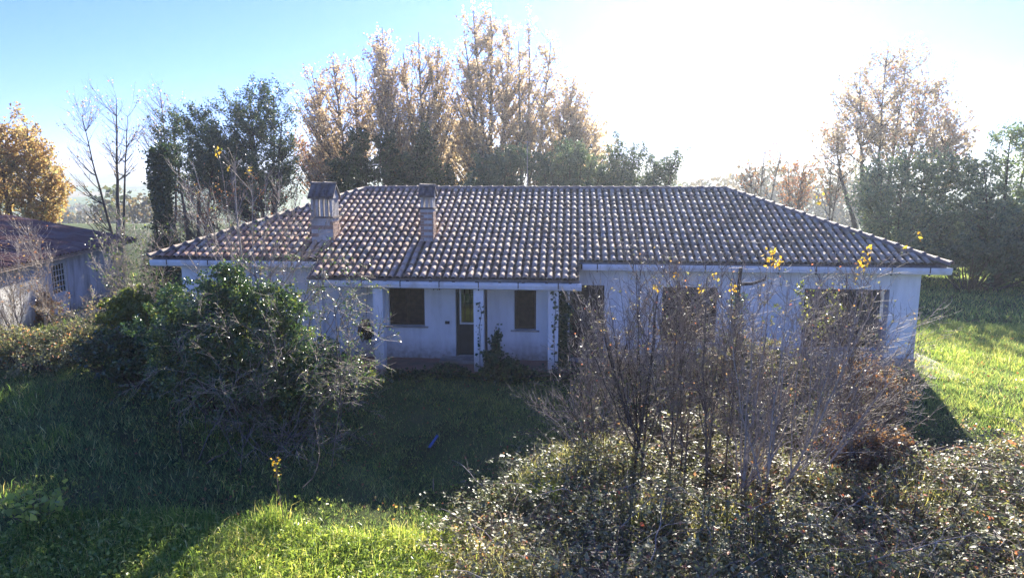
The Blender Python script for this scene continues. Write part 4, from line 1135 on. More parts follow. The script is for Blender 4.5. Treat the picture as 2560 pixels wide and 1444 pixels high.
# left side
G_L = 'overgrown shrubs left of the porch'
bushy('leafy_shrub', 'large dark green leafy shrub crowding the left end of the house', 'shrub', 560, 900, 14.9,
      [(560, 735, 0, .7, .8), (470, 775, .2, .75, .8), (640, 745, 0, .6, .8), (700, 770, -.2, .6, .8), (540, 830, -.2, 1.0, .9), (640, 850, -.3, .9, .9), (430, 830, 0, .85, .9), (720, 850, -.2, .7, .9), (560, 930, -.3, 1.1, .8), (450, 910, 0, 1.0, .8), (580, 690, .1, .38, .8), (660, 960, -.4, .9, .8), (740, 930, -.4, .8, .8), (800, 900, -.4, .6, .8), (700, 1040, -.7, .7, .7), (780, 1020, -.7, .6, .7), (620, 1050, -.6, .7, .6)],
      46000, .068, M['privet'], 41, G_L, nbias=(0, -.2, 1), nstr=.35, shell=.5, twigs=110, aspect=.65)
bare_shrub('arching_shrub', 'tangled half-bare shrub with arching branches beside the first porch column', 700, 13.9,
           [(960, 935), (935, 905), (925, 1000), (900, 1010), (845, 1080), (850, 1150), (810, 1165), (700, 1180), (590, 1190), (560, 1150), (880, 790), (915, 840), (900, 880), (830, 740), (450, 900), (420, 960), (480, 1000), (640, 1130), (760, 1090), (790, 980), (520, 1080), (870, 960), (780, 830), (700, 900), (600, 1010), (430, 790), (480, 740), (560, 800), (620, 760), (700, 720), (760, 700), (810, 690), (520, 900), (470, 960), (900, 760), (940, 860)],
           .011, M['bark'], 42, G_L, n1=170, n2=900, n3=1900, l1=.75, l2=.40, l3=.2, up=-.02, ang=.6, leafn=6500, leafmat=M['privet'], lsize=.042, dY=1.3, arch=.6, dupl=2, barktw=M['twig'],
           sprays=[(830, 1090, 22, .12), (790, 830, 10, .07), (930, 928, 14, .06)], spraymat=M['yellowgreen'])
bare_shrub('tall_bare_shrub', 'tall bare grey shrub with three yellow leaf tufts before the left roof', 650, 16.9,
           [(455, 430), (500, 405), (545, 385), (575, 425), (600, 400), (625, 425), (660, 430), (700, 440), (735, 480), (770, 540), (690, 520), (480, 520), (430, 560), (560, 480), (640, 500), (820, 560), (840, 640), (520, 600), (750, 600)],
           .030, M['palebark'], 43, G_L, fine_r=.0048, n1=150, n2=600, n3=1000, l1=.85, l2=.45, l3=.2, up=.10, ang=.5, dY=.7, barktw=M['twig'], curve=.15,
           sprays=[(541, 382, 12, .07), (572, 424, 8, .05), (622, 426, 10, .06)], leafn=500, leafmat=M['privet'], lsize=.05)
bare_shrub('bare_shrub', 'bare pale shrub at the far left before the outbuilding', 75, 20.0,
           [(5, 640), (40, 590), (65, 575), (105, 600), (120, 660), (0, 760), (30, 700), (90, 640), (-40, 700), (130, 760), (60, 720)],
           .03, M['palebark'], 44, G_L, n1=90, n2=420, n3=1000, l1=.9, l2=.5, l3=.25, up=.08, ang=.6, dY=.7, barktw=M['twig'], leafn=300, leafmat=M['bramblered'], lsize=.06)
bare_shrub('bare_shrub', 'bare grey bush filling the gap between outbuilding and house', 350, 20.5,
           [(260, 620), (290, 590), (315, 575), (345, 585), (250, 660), (380, 600), (410, 640), (275, 650), (310, 630), (350, 640), (430, 590)],
           .028, M['palebark'], 45, G_L, n1=110, n2=560, n3=1400, l1=.9, l2=.5, l3=.25, up=.06, ang=.6, dY=.9, barktw=M['twig'], leafn=1600, leafmat=M['privet'], lsize=.06)
bushy('yellow_green_bush', 'yellow green leafy bush in front of the outbuilding door step', 'shrub', 330, 850, 18.4,
      [(300, 765, 0, .5, .8), (345, 755, .1, .55, .8), (385, 775, 0, .5, .8), (320, 815, -.1, .7, .8), (380, 825, 0, .6, .8), (280, 800, 0, .4, .8)], 9000, .085, M['yellowgreen'], 46, G_L, nbias=(0, -.2, 1), nstr=.4, shell=.5, twigs=40, aspect=.7)
bushy('dark_bush', 'dark low bush in deep shade below the yellow green bush', 'shrub', 330, 950, 16.6,
      [(300, 870, 0, .7, .8), (370, 880, 0, .8, .8), (330, 920, -.2, .8, .7), (420, 930, 0, .8, .7), (250, 880, .2, .5, .7)], 9500, .08, M['ivy'], 47, G_L, nbias=(0, -.2, 1), nstr=.3, shell=.5, twigs=40, aspect=.7)
bushy('russet_bush', 'small russet bush beside the white outbuilding door', 'shrub', 140, 800, 23.0,
      [(85, 755, 0, .45, .9), (120, 770, 0, .40, .9), (60, 775, 0, .4, .8), (100, 795, 0, .5, .7)], 3500, .085, M['bramblered'], 48, G_L, shell=.4, twigs=30)
bushy('low_bramble_bush', 'low olive scrub at the left edge below the bare shrub', 'shrub', 60, 950, 17.5,
      [(40, 880, 0, .8, .6), (110, 900, 0, .8, .6), (-20, 900, 0, .9, .6), (180, 890, 0, .6, .6), (60, 930, 0, .9, .5)], 6000, .07, M['bramble'], 49, G_L, shell=.5, twigs=40, nbias=(0, 0, 1), nstr=.3)

bare_shrub('bare_shrub', 'low bare twiggy shrub under the outbuilding door', 215, 20.6, [(150, 800), (180, 775), (235, 740), (260, 760), (225, 800), (280, 780), (130, 820), (200, 820)],
           .018, M['palebark'], 144, G_L, n1=70, n2=300, n3=700, l1=.6, l2=.4, l3=.2, up=.04, ang=.7, dY=.7, barktw=M['twig'], leafn=900, leafmat=M['bramble'], lsize=.06)
bushy('scrub_bush', 'olive brown scrub spreading between outbuilding and big green shrub', 'shrub', 150, 900, 18.6,
      [(60, 850, 0, .7, .55), (130, 845, 0, .7, .6), (200, 850, 0, .7, .6), (250, 840, .2, .5, .6), (0, 850, 0, .7, .6), (-60, 850, 0, .8, .6), (110, 880, -.3, .8, .5), (210, 890, -.3, .7, .5), (20, 890, -.3, .8, .5)], 10000, .068, M['bramble'], 145, G_L, shell=.45, twigs=90, nbias=(0, 0, 1), nstr=.25, bark=M['bark'])

# porch plants
def vine(label, px, Y, path, n, seed, spread=.05, lsize=.07, mat='ivy', zspan=None, name='climbing_vine'):
    rng = np.random.default_rng(seed); bx, by, bz = base_at(px, Y)
    root = thing(name, label, 'vine', (bx, by, bz))
    pts = [at(a, b, Y) - np.array([bx, by, bz]) for a, b in path]
    mb = MB().tube([(p[0] + .02 * math.sin(i * 2), -.012, p[2]) for i, p in enumerate(pts)], .007, 5); mb.build('stem', M['darkbark'], root)
    P = np.array(pts)[None]; t = rng.uniform(0, 1, n); p, _, _ = along_poly(P, np.ones(P.shape[:2]), np.zeros(n, int), t)
    p += np.stack([rng.normal(0, spread, n), -np.abs(rng.normal(.03, .03, n)), rng.normal(0, spread, n)], -1)
    leaf_obj('leaves', root, M[mat], [leaves(rng, p, lsize, .85, v=rng.beta(2, 3, n), nbias=(0, -1, .5), nstr=.6)])
vine('thin ivy strand climbing the middle porch column', 1197, 18.10, [(1200, 925), (1198, 880), (1202, 840), (1199, 815), (1203, 780), (1197, 755)], 34, 51)
vine('ivy strands on the right porch column', 1385, 18.10, [(1388, 930), (1384, 880), (1386, 820), (1390, 780), (1386, 745), (1380, 730)], 70, 52)
vine('dense dark ivy between the right porch column and shuttered door', 1408, 18.75, [(1408, 935), (1405, 900), (1410, 860), (1406, 820), (1411, 780), (1404, 735)], 2600, 53, .10, .07)
bushy('porch_shrub', 'leafy dark shrub growing against the middle porch column', 'shrub', 1245, 960, 17.55,
      [(1240, 900, 0, .38, .8), (1275, 915, 0, .33, .7), (1225, 930, 0, .35, .8), (1300, 930, .1, .25, .7), (1262, 940, -.1, .4, .6), (1238, 855, 0, .16, 1.2), (1246, 835, 0, .10, 1.2)], 3600, .07, M['ivy'], 54, shell=.4, twigs=30, nbias=(0, -.4, 1), nstr=.4, aspect=.8)
bushy('creeping_plant', 'low dark creeper spreading at the foot of the porch', 'plant', 1080, 960, 17.65,
      [(990, 935, 0, .35, .35), (1050, 938, 0, .4, .35), (1110, 930, 0, .4, .45), (1160, 935, 0, .35, .4), (1330, 945, 0, .4, .35), (1390, 955, 0, .4, .4), (1440, 950, 0, .5, .5), (1490, 940, 0, .5, .6)], 8000, .06, M['ivy'], 55, shell=.4, twigs=30, nbias=(0, -.3, 1), nstr=.4, aspect=.8)
# dried fronds hung by the first column
p = at(916, 822, 18.3)
bn = thing('hanging_dried_bundle', 'dark dried plant bundle hanging beside the first porch column', 'bundle', (p[0], 18.3, p[2] - .35))
rng = np.random.default_rng(56); n = 160
c = rng.normal(0, 1, (n, 3)) * [.07, .05, .17] + [0, 0, .30]; c[:, 0] *= 1 + .6 * (c[:, 2] < .3)
leaf_obj('fronds', bn, M['drygrassbundle'], [leaves(rng, c, .2, .16, axis_bias=(0, 0, 2.5), v=rng.uniform(0, 1, n))])
MB().tube([(0, 0, .45), (0, .03, .75), (.05, .08, 1.55)], .006, 5).build('cord', M['iron'], bn)

# the thicket of saplings on the right
G_R = 'bare saplings in front of the right half of the house'
sap = [
 ('slim dark sapling at the left edge of the thicket, arching left', 1540, 12.7, [(1425, 1010), (1440, 880), (1480, 790), (1500, 850), (1560, 860), (1450, 960), (1590, 900), (1410, 1000)], .022, 'darkbark'),
 ('thick dark many-stemmed sapling in the left of the thicket', 1635, 12.4, [(1520, 720), (1560, 690), (1600, 660), (1625, 700), (1480, 700), (1500, 780), (1460, 830), (1570, 790), (1650, 740), (1540, 860), (1690, 820)], .034, 'darkbark'),
 ('straight sapling whose tip reaches the gutter above the shuttered window', 1710, 12.2, [(1655, 660), (1690, 665), (1720, 680), (1640, 720), (1750, 700), (1670, 780), (1740, 800), (1610, 820)], .024, 'bark'),
 ('upright sapling with mauve twigs right of the shuttered window', 1800, 12.0, [(1760, 680), (1800, 665), (1830, 690), (1780, 740), (1850, 740), (1740, 800), (1870, 800), (1820, 830)], .024, 'bark'),
 ('pale forked sapling with the stoutest trunk in the thicket', 1905, 11.4, [(1830, 870), (1880, 760), (1920, 690), (1970, 730), (1985, 870), (2030, 770), (1860, 830), (2070, 840), (1940, 800)], .040, 'palebark'),
 ('sapling leaning right with long branches crossing the open window', 1955, 11.7, [(2080, 780), (2180, 660), (2140, 720), (2230, 800), (2040, 700), (2100, 850), (2200, 880), (2000, 760), (2270, 900)], .030, 'palebark'),
 ('spreading sapling at the right edge reaching beyond the house corner', 2090, 12.3, [(2050, 690), (2110, 680), (2160, 720), (2290, 790), (2320, 860), (2280, 960), (2250, 870), (2180, 800), (2120, 800), (2300, 1010), (2230, 1000)], .028, 'bark'),
]
spr = {2: [(1690, 690, 6, .05), (1640, 720, 5, .05)], 3: [(1790, 690, 6, .05), (1750, 720, 6, .05), (1830, 720, 6, .05)], 4: [(1925, 640, 26, .10), (1945, 655, 18, .06)], 5: [(2050, 498, 12, .07), (2155, 655, 26, .10), (2172, 628, 12, .05)], 6: [(2260, 615, 5, .04), (2300, 590, 4, .03), (2140, 690, 10, .06)]}
for k, (lab, px, Y, tops, r0, bk) in enumerate(sap):
    bare_shrub('bare_sapling', lab, px, Y, tops, r0, M[bk], 60 + k, G_R, fine_r=.0037, n1=140, n2=560, n3=1100, l1=.9, l2=.5, l3=.22, up=.09, ang=.62, dY=.9, dupl=2, barktw=M['mauvetwig'],
               leafn=500, leafmat=M['bramble'], lsize=.036, sprays=spr.get(k), curve=.35)
# old dark trunk with a broken limb
bx, by, bz = base_at(1843, 17.2)
dt = thing('dead_trunk', 'dark dead trunk with one broken horizontal limb near the gutter', 'tree', (bx, by, bz - .1))
top = at(1852, 668, 17.2); mid = at(1840, 780, 17.2)
tpz = top[2] - bz + .1
MB().tube([(0, 0, 0), (mid[0] - bx - .02, 0, 1.0), (mid[0] - bx, .02, mid[2] - bz), (top[0] - bx, 0, tpz)], [.085, .075, .06, .045], 8).build('trunk', M['darkbark'], dt)
l0 = at(1850, 700, 17.2); l1 = at(1912, 688, 17.2)
MB().tube([(l0[0] - bx, 0, l0[2] - bz), ((l0[0] + l1[0]) / 2 - bx, -.03, l0[2] - bz + .02), (l1[0] - bx, -.02, l1[2] - bz), (l1[0] - bx + .03, -.02, l1[2] - bz + .12)], [.045, .04, .035, .02], 6).build('broken_limb', M['darkbark'], dt)
rng = np.random.default_rng(70); n = 1500; t = rng.uniform(0, .8, n)
p = np.stack([rng.normal(0, .09, n) + (mid[0] - bx) * t, rng.normal(0, .09, n), t * tpz], -1)
leaf_obj('ivy', dt, M['privet'], [leaves(rng, p, .06, .8, nbias=(0, -.3, 1), nstr=.4)])
# yellow creeper and coloured shrubs among the saplings
bare_shrub('yellow_creeper', 'yellow green creeper hanging over the left part of the open window', 2040, 15.4, [(2000, 715), (2075, 740), (2020, 790), (2085, 790), (1990, 760), (2050, 830)], .014, M['bark'], 72, None, n1=30, n2=90, n3=160, l1=.5, l2=.3, l3=.15, up=.02,
           sprays=[(2000, 720, 40, .10), (2020, 760, 40, .13), (2080, 745, 44, .12), (2075, 790, 44, .12), (2050, 820, 50, .12), (2010, 800, 34, .10), (2100, 775, 24, .08), (1940, 770, 16, .06), (1930, 800, 12, .05)], spraymat=M['yellowgreen'])
bushy('russet_shrub', 'rusty orange shrub before the right corner of the house', 'shrub', 2190, 1050, 14.6,
      [(2150, 930, 0, .45, .8), (2200, 950, 0, .45, .8), (2230, 990, 0, .4, .9), (2170, 1000, -.1, .6, .8), (2130, 1050, 0, .6, .8), (2210, 1060, 0, .55, .8), (2120, 960, 0, .4, .8)], 9000, .05, M['bramblered'], 73, shell=.3, twigs=70, bark=M['cane'])
bushy('russet_shrub', 'golden and red leaved shrub lower in front of the thicket', 'shrub', 2150, 1180, 12.9,
      [(2140, 1090, 0, .5, .8), (2200, 1110, 0, .5, .9), (2100, 1110, -.1, .5, .8), (2230, 1160, 0, .35, .9), (2160, 1160, -.1, .55, .8)], 8000, .048, M['bramblered'], 74, shell=.3, twigs=60, bark=M['cane'])
bushy('evergreen_bush', 'dull green bush half hidden in the middle of the thicket', 'shrub', 1850, 1000, 15.6,
      [(1830, 900, 0, .6, .9), (1900, 890, 0, .55, .9), (1780, 930, 0, .6, .8), (1960, 930, 0, .6, .8), (1870, 960, -.1, .8, .8), (1720, 960, 0, .6, .8), (1650, 980, 0, .6, .7), (2030, 960, 0, .6, .7)], 11000, .062, M['bramble'], 75, shell=.35, twigs=80, nbias=(0, -.2, 1), nstr=.4)

# ------------------------------------------------------------------ brambles: low mass of glossy leaves and canes
BUMPS = []
def bump(px, py, Y, r, k=1.0):
    q = at(px, py, Y); h = q[2] - float(zg(q[0], Y)); BUMPS.append((q[0], Y, max(h, .12) * k, r))
for a in [(1230, 1255, 11.0, .6), (1300, 1215, 11.3, .8), (1370, 1165, 11.8, .9), (1450, 1125, 12.1, 1.0), (1530, 1105, 12.3, .9), (1620, 1120, 12.4, 1.0), (1720, 1130, 12.4, 1.1), (1820, 1140, 12.3, 1.1), (1920, 1150, 12.2, 1.1), (2020, 1170, 12.0, 1.0), (2110, 1200, 11.6, .9),
          (1320, 1330, 9.9, 1.0), (1450, 1270, 10.4, 1.2), (1600, 1250, 10.6, 1.2), (1750, 1250, 10.7, 1.2), (1900, 1270, 10.6, 1.2), (2050, 1290, 10.4, 1.0), (1280, 1400, 9.2, .9), (1400, 1400, 9.0, 1.2), (1600, 1400, 9.0, 1.2), (1800, 1400, 9.0, 1.2), (2000, 1400, 9.1, 1.2), 
          (1640, 1060, 13.5, .9), (1740, 1030, 13.9, 1.0), (1840, 1010, 14.2, 1.0), (1940, 1010, 14.2, 1.0), (2040, 1020, 14.0, 1.0), (2120, 1060, 13.6, .9), (1570, 1090, 13.2, .8),
          (2270, 1165, 11.9, .8), (2350, 1155, 12.1, .9), (2430, 1150, 12.2, .9), (2530, 1120, 12.7, .9), (2620, 1110, 12.9, 1.0), (2260, 1240, 11.1, .9), (2360, 1230, 11.2, 1.0), (2480, 1220, 11.3, 1.0), (2600, 1210, 11.4, 1.1), (2250, 1330, 10.1, 1.0), (2400, 1320, 10.2, 1.1), (2560, 1310, 10.3, 1.1), (2700, 1300, 10.4, 1.1), (2200, 1410, 9.2, 1.0), (2400, 1410, 9.3, 1.1), (2600, 1410, 9.4, 1.1)]:
    bump(*a)
BUMPS = np.array(BUMPS)
def hb(x, y):
    d2 = (x[:, None] - BUMPS[None, :, 0]) ** 2 + (y[:, None] - BUMPS[None, :, 1]) ** 2
    h = (BUMPS[None, :, 2] * np.exp(-(d2 / BUMPS[None, :, 3] ** 2) ** 1.3)).max(1)
    return h * (1 + .22 * fbm(x, y, 2.3, 4))
def brambles():
    rng = np.random.default_rng(80)
    def tint(x, y, n):
        v = np.clip(.40 + .30 * fbm(x, y, .9, 7) + .15 * fbm(x, y, 3.1, 9) + rng.normal(0, .17, n), 0, .92)
        red = rng.uniform(0, 1, n) < np.where(x > 4.2, .07, .02) * (1 + fbm(x, y, 1.1, 17)); v[red] = rng.uniform(.92, 1, red.sum()); return v
    # canes arching up and over; leaves sit along them in threes and fives
    m = 4300
    x = rng.uniform(-3.0, 10.4, m * 4); y = rng.uniform(7.7, 15.2, m * 4); h = hb(x, y); k = h > .16; x, y, h = x[k][:m], y[k][:m], h[k][:m]; m = len(x)
    a = rng.uniform(0, 2 * np.pi, m); L = rng.uniform(.4, 1.5, m); t = np.linspace(0, 1, 6)[None]
    z0 = zg(x, y) + h * rng.uniform(.25, .95, m); lift = rng.uniform(.15, .75, m) * np.clip(h, .3, 1)
    P = np.stack([x[:, None] + np.cos(a)[:, None] * L[:, None] * t, y[:, None] + np.sin(a)[:, None] * L[:, None] * t, z0[:, None] + lift[:, None] * 2.6 * t * (1.05 - t)], -1)
    P += np.cumsum(rng.normal(0, .022, P.shape), 1)
    V, F = tubes([(P, np.full((m, 6), 1.0) * rng.uniform(.002, .005, (m, 1)), 3)])
    o = link('bramble_canes', npmesh('bramble_canes', V, F, M['cane'], True)); tag(o, 'thin brown bramble canes arching over the lower right', 'brambles', kind='stuff')
    n = 27000; leafy = rng.uniform(0, 1, m) ** 1.6; b = rng.choice(m, n, p=leafy / leafy.sum()); tt = np.round(rng.uniform(.05, 1, n) * 12) / 12
    p, _, _ = along_poly(P, np.ones((m, 6)), b, tt); p = np.repeat(p + rng.normal(0, .03, (n, 3)), 3, 0); n *= 3; p = p + rng.normal(0, .026, (n, 3))
    sz = np.repeat(rng.uniform(.75, 1.5, n // 3), 3)
    A = leaves(rng, p, .048 * sz, .68, v=tint(p[:, 0], p[:, 1], n), nbias=(0, 0, 1), nstr=.70, fold=.10, ssd=.4)
    # grey dead branches lying through the brambles
    m2 = 150; xx = rng.uniform(-2.0, 10, m2 * 3); yy = rng.uniform(8.3, 13.2, m2 * 3); hh = hb(xx, yy); kk = hh > .3; xx, yy, hh = xx[kk][:m2], yy[kk][:m2], hh[kk][:m2]; m2 = len(xx)
    a2 = rng.uniform(0, 2 * np.pi, m2); L2 = rng.uniform(.5, 1.6, m2); t2 = np.linspace(0, 1, 7)[None]
    P2 = np.stack([xx[:, None] + np.cos(a2)[:, None] * L2[:, None] * t2, yy[:, None] + np.sin(a2)[:, None] * L2[:, None] * t2, (zg(xx, yy) + hh * .9)[:, None] + rng.uniform(-.1, .45, m2)[:, None] * t2 + rng.uniform(0, .5, m2)[:, None] * t2 * (1 - t2)], -1)
    P2 += np.cumsum(rng.normal(0, .03, P2.shape), 1)
    R2 = np.linspace(1, .35, 7)[None] * rng.uniform(.005, .011, (m2, 1))
    Q2 = sub(rng, P2, R2, m2 * 4, .2, 1, .7, .2, .4, 4, .03, .12, .55, .3)
    V, F = tubes([(P2, R2, 5), (*Q2, 3)])
    o = link('dead_branches', npmesh('dead_branches', V, F, M['palebark'], True)); tag(o, 'grey dead branches lying tangled in the brambles', 'branches', kind='stuff')
    # dense lower leaves and litter
    x = rng.uniform(-3.2, 10.5, 420000); y = rng.uniform(7.6, 15.4, 420000)
    h = np.concatenate([hb(a_, b_) for a_, b_ in zip(np.array_split(x, 16), np.array_split(y, 16))])
    gap = fbm(x, y, 2.7, 23) + .5 * fbm(x, y, 6.1, 24)
    k = (h > .10) & (rng.uniform(0, 1, len(x)) < np.clip(.55 + .5 * gap, .06, 1)); x, y, h = x[k][:68000], y[k][:68000], h[k][:68000]; n = len(x)
    z = zg(x, y) + h * (.98 - .8 * rng.uniform(0, 1, n) ** 1.5) * (1 + .18 * fbm(x, y, 5.3, 25)) + rng.normal(0, .05, n)
    B = leaves(rng, np.stack([x, y, z], -1), .057, .7, v=tint(x, y, n), nbias=(0, 0, 1), nstr=.5, fold=.12, ssd=.45)
    o = leaf_obj('bramble_thicket', None, M['bramble'], [A, B]); tag(o, 'mass of low glossy bramble leaves across the lower right', 'brambles', kind='stuff')
    # dead straw and grass growing through
    n = 2600; x = rng.uniform(-2.6, 10, n * 3); y = rng.uniform(8, 13.8, n * 3); h = hb(x, y); k = (h > .15) & (fbm(x, y, 1.2, 28) > .15); x, y, h = x[k][:n], y[k][:n], h[k][:n]; n = len(x)
    Vb = blades(rng, x, y, h * .5 + rng.uniform(.15, .5, n), np.full(n, .008), np.clip(rng.normal(.5, .25, n), .05, 1.1), np.clip(rng.normal(.88, .12, n), 0, 1), z=zg(x, y) + h * .4, two=True)
    o = leaf_obj('straw_in_brambles', None, M['grassdry'], [Vb]); tag(o, 'dry straw and grass growing through the brambles', 'grass', kind='stuff')
bare_shrub('bare_weed_stalks', 'group of thin dark upright stalks over the bright brambles', 2400, 10.6, [(2420, 1170), (2450, 1190), (2380, 1200), (2440, 1230), (2400, 1240)], .010, M['darkbark'], 81, None, n1=16, n2=40, n3=60, l1=.25, l2=.14, l3=.08, up=.2, ang=.35, dY=.2)
bare_shrub('bare_weed_stalks', 'single thin dark forked stalk left of the stalk group', 2270, 10.7, [(2285, 1190), (2250, 1260), (2265, 1200)], .009, M['darkbark'], 82, None, n1=10, n2=24, n3=40, l1=.22, l2=.12, l3=.08, up=.2, ang=.4, dY=.15)

# ------------------------------------------------------------------ grass
def blades(rng, x, y, h, w, lean, v, z=None, two=False):
    n = len(x); a = rng.uniform(0, 2 * np.pi, n); la = rng.uniform(0, 2 * np.pi, n)
    z0 = zg(x, y) - .01 if z is None else z
    b = np.stack([x, y, z0], -1); s = np.stack([np.cos(a), np.sin(a), np.zeros(n)], -1) * (w / 2)[:, None]
    ld = np.stack([np.cos(la), np.sin(la), np.zeros(n)], -1) * (lean * h)[:, None]
    up_ = np.array([0, 0, 1.0])
    tip = b + ld + up_ * (h * np.sqrt(np.clip(1 - lean ** 2 * .6, .1, 1)))[:, None]
    if not two:
        V = np.stack([b - s, b + s, tip], 1).reshape(-1, 3); F = np.arange(3 * n).reshape(-1, 3)
        return V, F, np.repeat(v, 3)
    mid = b + ld * .35 + up_ * (h * .6)[:, None]
    tip = b + ld * 1.25 + up_ * (h * (1 - .5 * lean))[:, None]
    V = np.stack([b - s, b + s, mid + s * .8, mid - s * .8, tip], 1).reshape(-1, 3)
    i = np.arange(n)[:, None] * 5
    F = np.stack([i + [0, 1, 2], i + [0, 2, 3], i + [3, 2, 4]], 1).reshape(-1, 3)
    return V, F, np.repeat(v, 5)

def lawn():
    rng = np.random.default_rng(90)
    parts = []
    # mown-looking short grass in the shade of the house and the sunny strip on the right
    def field(x0, x1, y0, y1, n, hm, w, cond=None, vb=.42, lean=.55):
        x = rng.uniform(x0, x1, n); y = rng.uniform(y0, y1, n)
        k = ~((x > WXL - .1) & (x < WXR + .05) & (y > WY - .02) & (y < WBY)) & ~((x > PXL + .2) & (x < PXR - .05) & (y > 17.93) & (y < WY))
        if cond is not None: k &= cond(x, y)
        x, y = x[k], y[k]; n = len(x)
        f = fbm(x, y, 1.1, 2); f2 = fbm(x, y, 3.7, 8)
        h = hm * np.clip(1 + .45 * f + .3 * f2 + rng.normal(0, .25, n), .25, 2.4)
        v = np.clip(vb + .16 * f + .10 * f2 + rng.normal(0, .17, n), 0, .9); dry = rng.uniform(0, 1, n) < .09 + .08 * np.clip(fbm(x, y, .7, 12), 0, 1); v[dry] = rng.uniform(.85, 1, dry.sum())
        parts.append(blades(rng, x, y, h, np.full(n, w), np.clip(rng.normal(lean, .2, n), .05, 1), v))
    field(-6.5, 6, 9.5, 18.2, 105000, .088, .0115)
    field(6, 10, 11, 19.6, 28000, .09, .013)
    field(9.4, 19, 12.5, 26, 85000, .13, .020, vb=.55)
    field(9.4, 26, 24, 42, 24000, .16, .05, vb=.5)
    field(-22, -6.5, 9, 24, 100000, .15, .017, vb=.28)  # left lawn tinted darker green, standing in for shade there
    field(-26, -10, 20, 36, 12000, .2, .05, vb=.45)
    o = leaf_obj('lawn_grass', None, M['grass'], parts)
    tag(o, 'short uneven green grass around the house', 'grass', kind='stuff')
    # long grass at the near edge, catching the sun
    parts2 = []
    def tall(x0, x1, y0, y1, n, hm, w, edge=None, vb=.5):
        x = rng.uniform(x0, x1, n); y = rng.uniform(y0, y1, n)
        if edge is not None: k = edge(x, y); x, y = x[k], y[k]
        n = len(x); f = fbm(x, y, 1.4, 21)
        h = hm * np.clip(1 + .35 * f + rng.normal(0, .3, n), .3, 2.2)
        v = np.clip(vb + .2 * f + rng.normal(0, .18, n), 0, .88); dry = rng.uniform(0, 1, n) < .10; v[dry] = rng.uniform(.85, 1, dry.sum())
        parts2.append(blades(rng, x, y, h, np.full(n, w), np.clip(rng.normal(.5, .25, n), .05, 1.1), v, two=True))
    edge = lambda x, y: y < 10.75 + .35 * fbm(x, y, .9, 31) + .12 * (x + 2.5)
    tall(-5.6, .4, 7.6, 12.2, 52000, .26, .0125, edge, .60)
    tall(-9.5, -4.6, 7.6, 11, 15000, .26, .0125, None, .20)  # left long grass duller, its tint lowered further in place of shade
    tall(-16, -6, 11, 18, 11000, .24, .016, lambda x, y: fbm(x, y, .8, 33) > .1, .18)  # same lowered tint: shade put into the colour of the dull growth
    tall(9.6, 16, 13, 22, 12000, .2, .014, lambda x, y: fbm(x, y, .9, 35) > .1, .5)
    o = leaf_obj('tall_grass', None, M['grassdry'], parts2)
    tag(o, 'long sunlit yellow green grass at the near edge', 'grass', kind='stuff')
    # broad low weeds mixed through the long grass
    n = 18000; x = rng.uniform(-9.5, .6, n); y = rng.uniform(7.6, 11.3, n)
    k = y < 10.6 + .3 * fbm(x, y, .9, 31); x, y = x[k], y[k]; n = len(x)
    P = np.stack([x, y, zg(x, y) + rng.uniform(.03, .26, n)], -1)
    o = leaf_obj('weed_leaves', None, M['bigleaf'], [leaves(rng, P, .07, .6, nbias=(0, 0, 1), nstr=.5, v=np.clip(.45 + .3 * fbm(x, y, 1.2, 41) + rng.normal(0, .2, n), 0, 1))])
    tag(o, 'broad weed leaves among the long grass', 'weeds', kind='stuff')
    # fallen leaves and small broad weeds scattered over the lawn
    n = 9000; x = rng.uniform(-14, 15, n); y = rng.uniform(9, 24, n)
    k = ~((x > WXL - .1) & (x < WXR + .05) & (y > 17.9)) & (rng.uniform(0, 1, n) < .45 + .5 * fbm(x, y, .6, 61)); x, y = x[k], y[k]; n = len(x)
    o = leaf_obj('fallen_leaves', None, M['rustleaf'], [leaves(rng, np.stack([x, y, zg(x, y) + rng.uniform(.05, .13, n)], -1), .055, .7, nbias=(0, 0, 1), nstr=.6)])
    tag(o, 'brown fallen leaves lying in the grass', 'leaves', kind='stuff')
    n = 26000; x = rng.uniform(-14, 15, n); y = rng.uniform(10, 22, n)
    k = ~((x > WXL - .1) & (x < WXR + .05) & (y > 17.9)) & (fbm(x, y, 1.5, 63) + .4 * fbm(x, y, 4.0, 64) > .2); x, y = x[k], y[k]; n = len(x)
    o = leaf_obj('lawn_weeds', None, M['bigleaf'], [leaves(rng, np.stack([x, y, zg(x, y) + rng.uniform(.04, .14, n)], -1), .06, .6, nbias=(0, 0, 1), nstr=.5, v=rng.beta(2, 4, n))])
    tag(o, 'small broad-leaved weeds in patches of the lawn', 'weeds', kind='stuff')
    # pale seed heads along the very front
    n = 9000; x = rng.uniform(-4.2, 1.2, n); y = rng.uniform(7.6, 10.2, n)
    k = fbm(x, y, 1.3, 51) + .35 * (x + 1.0) - .9 * (y - 9.1) > .35; x, y = x[k], y[k]; n = len(x)
    P = np.stack([x, y, zg(x, y) + rng.uniform(.22, .52, n)], -1)
    o = leaf_obj('seed_heads', None, M['seed'], [leaves(rng, P, .035, .9, v=rng.uniform(0, 1, n))])
    tag(o, 'pale fluffy seed heads in the long grass', 'weeds', kind='stuff')
lawn()
brambles()

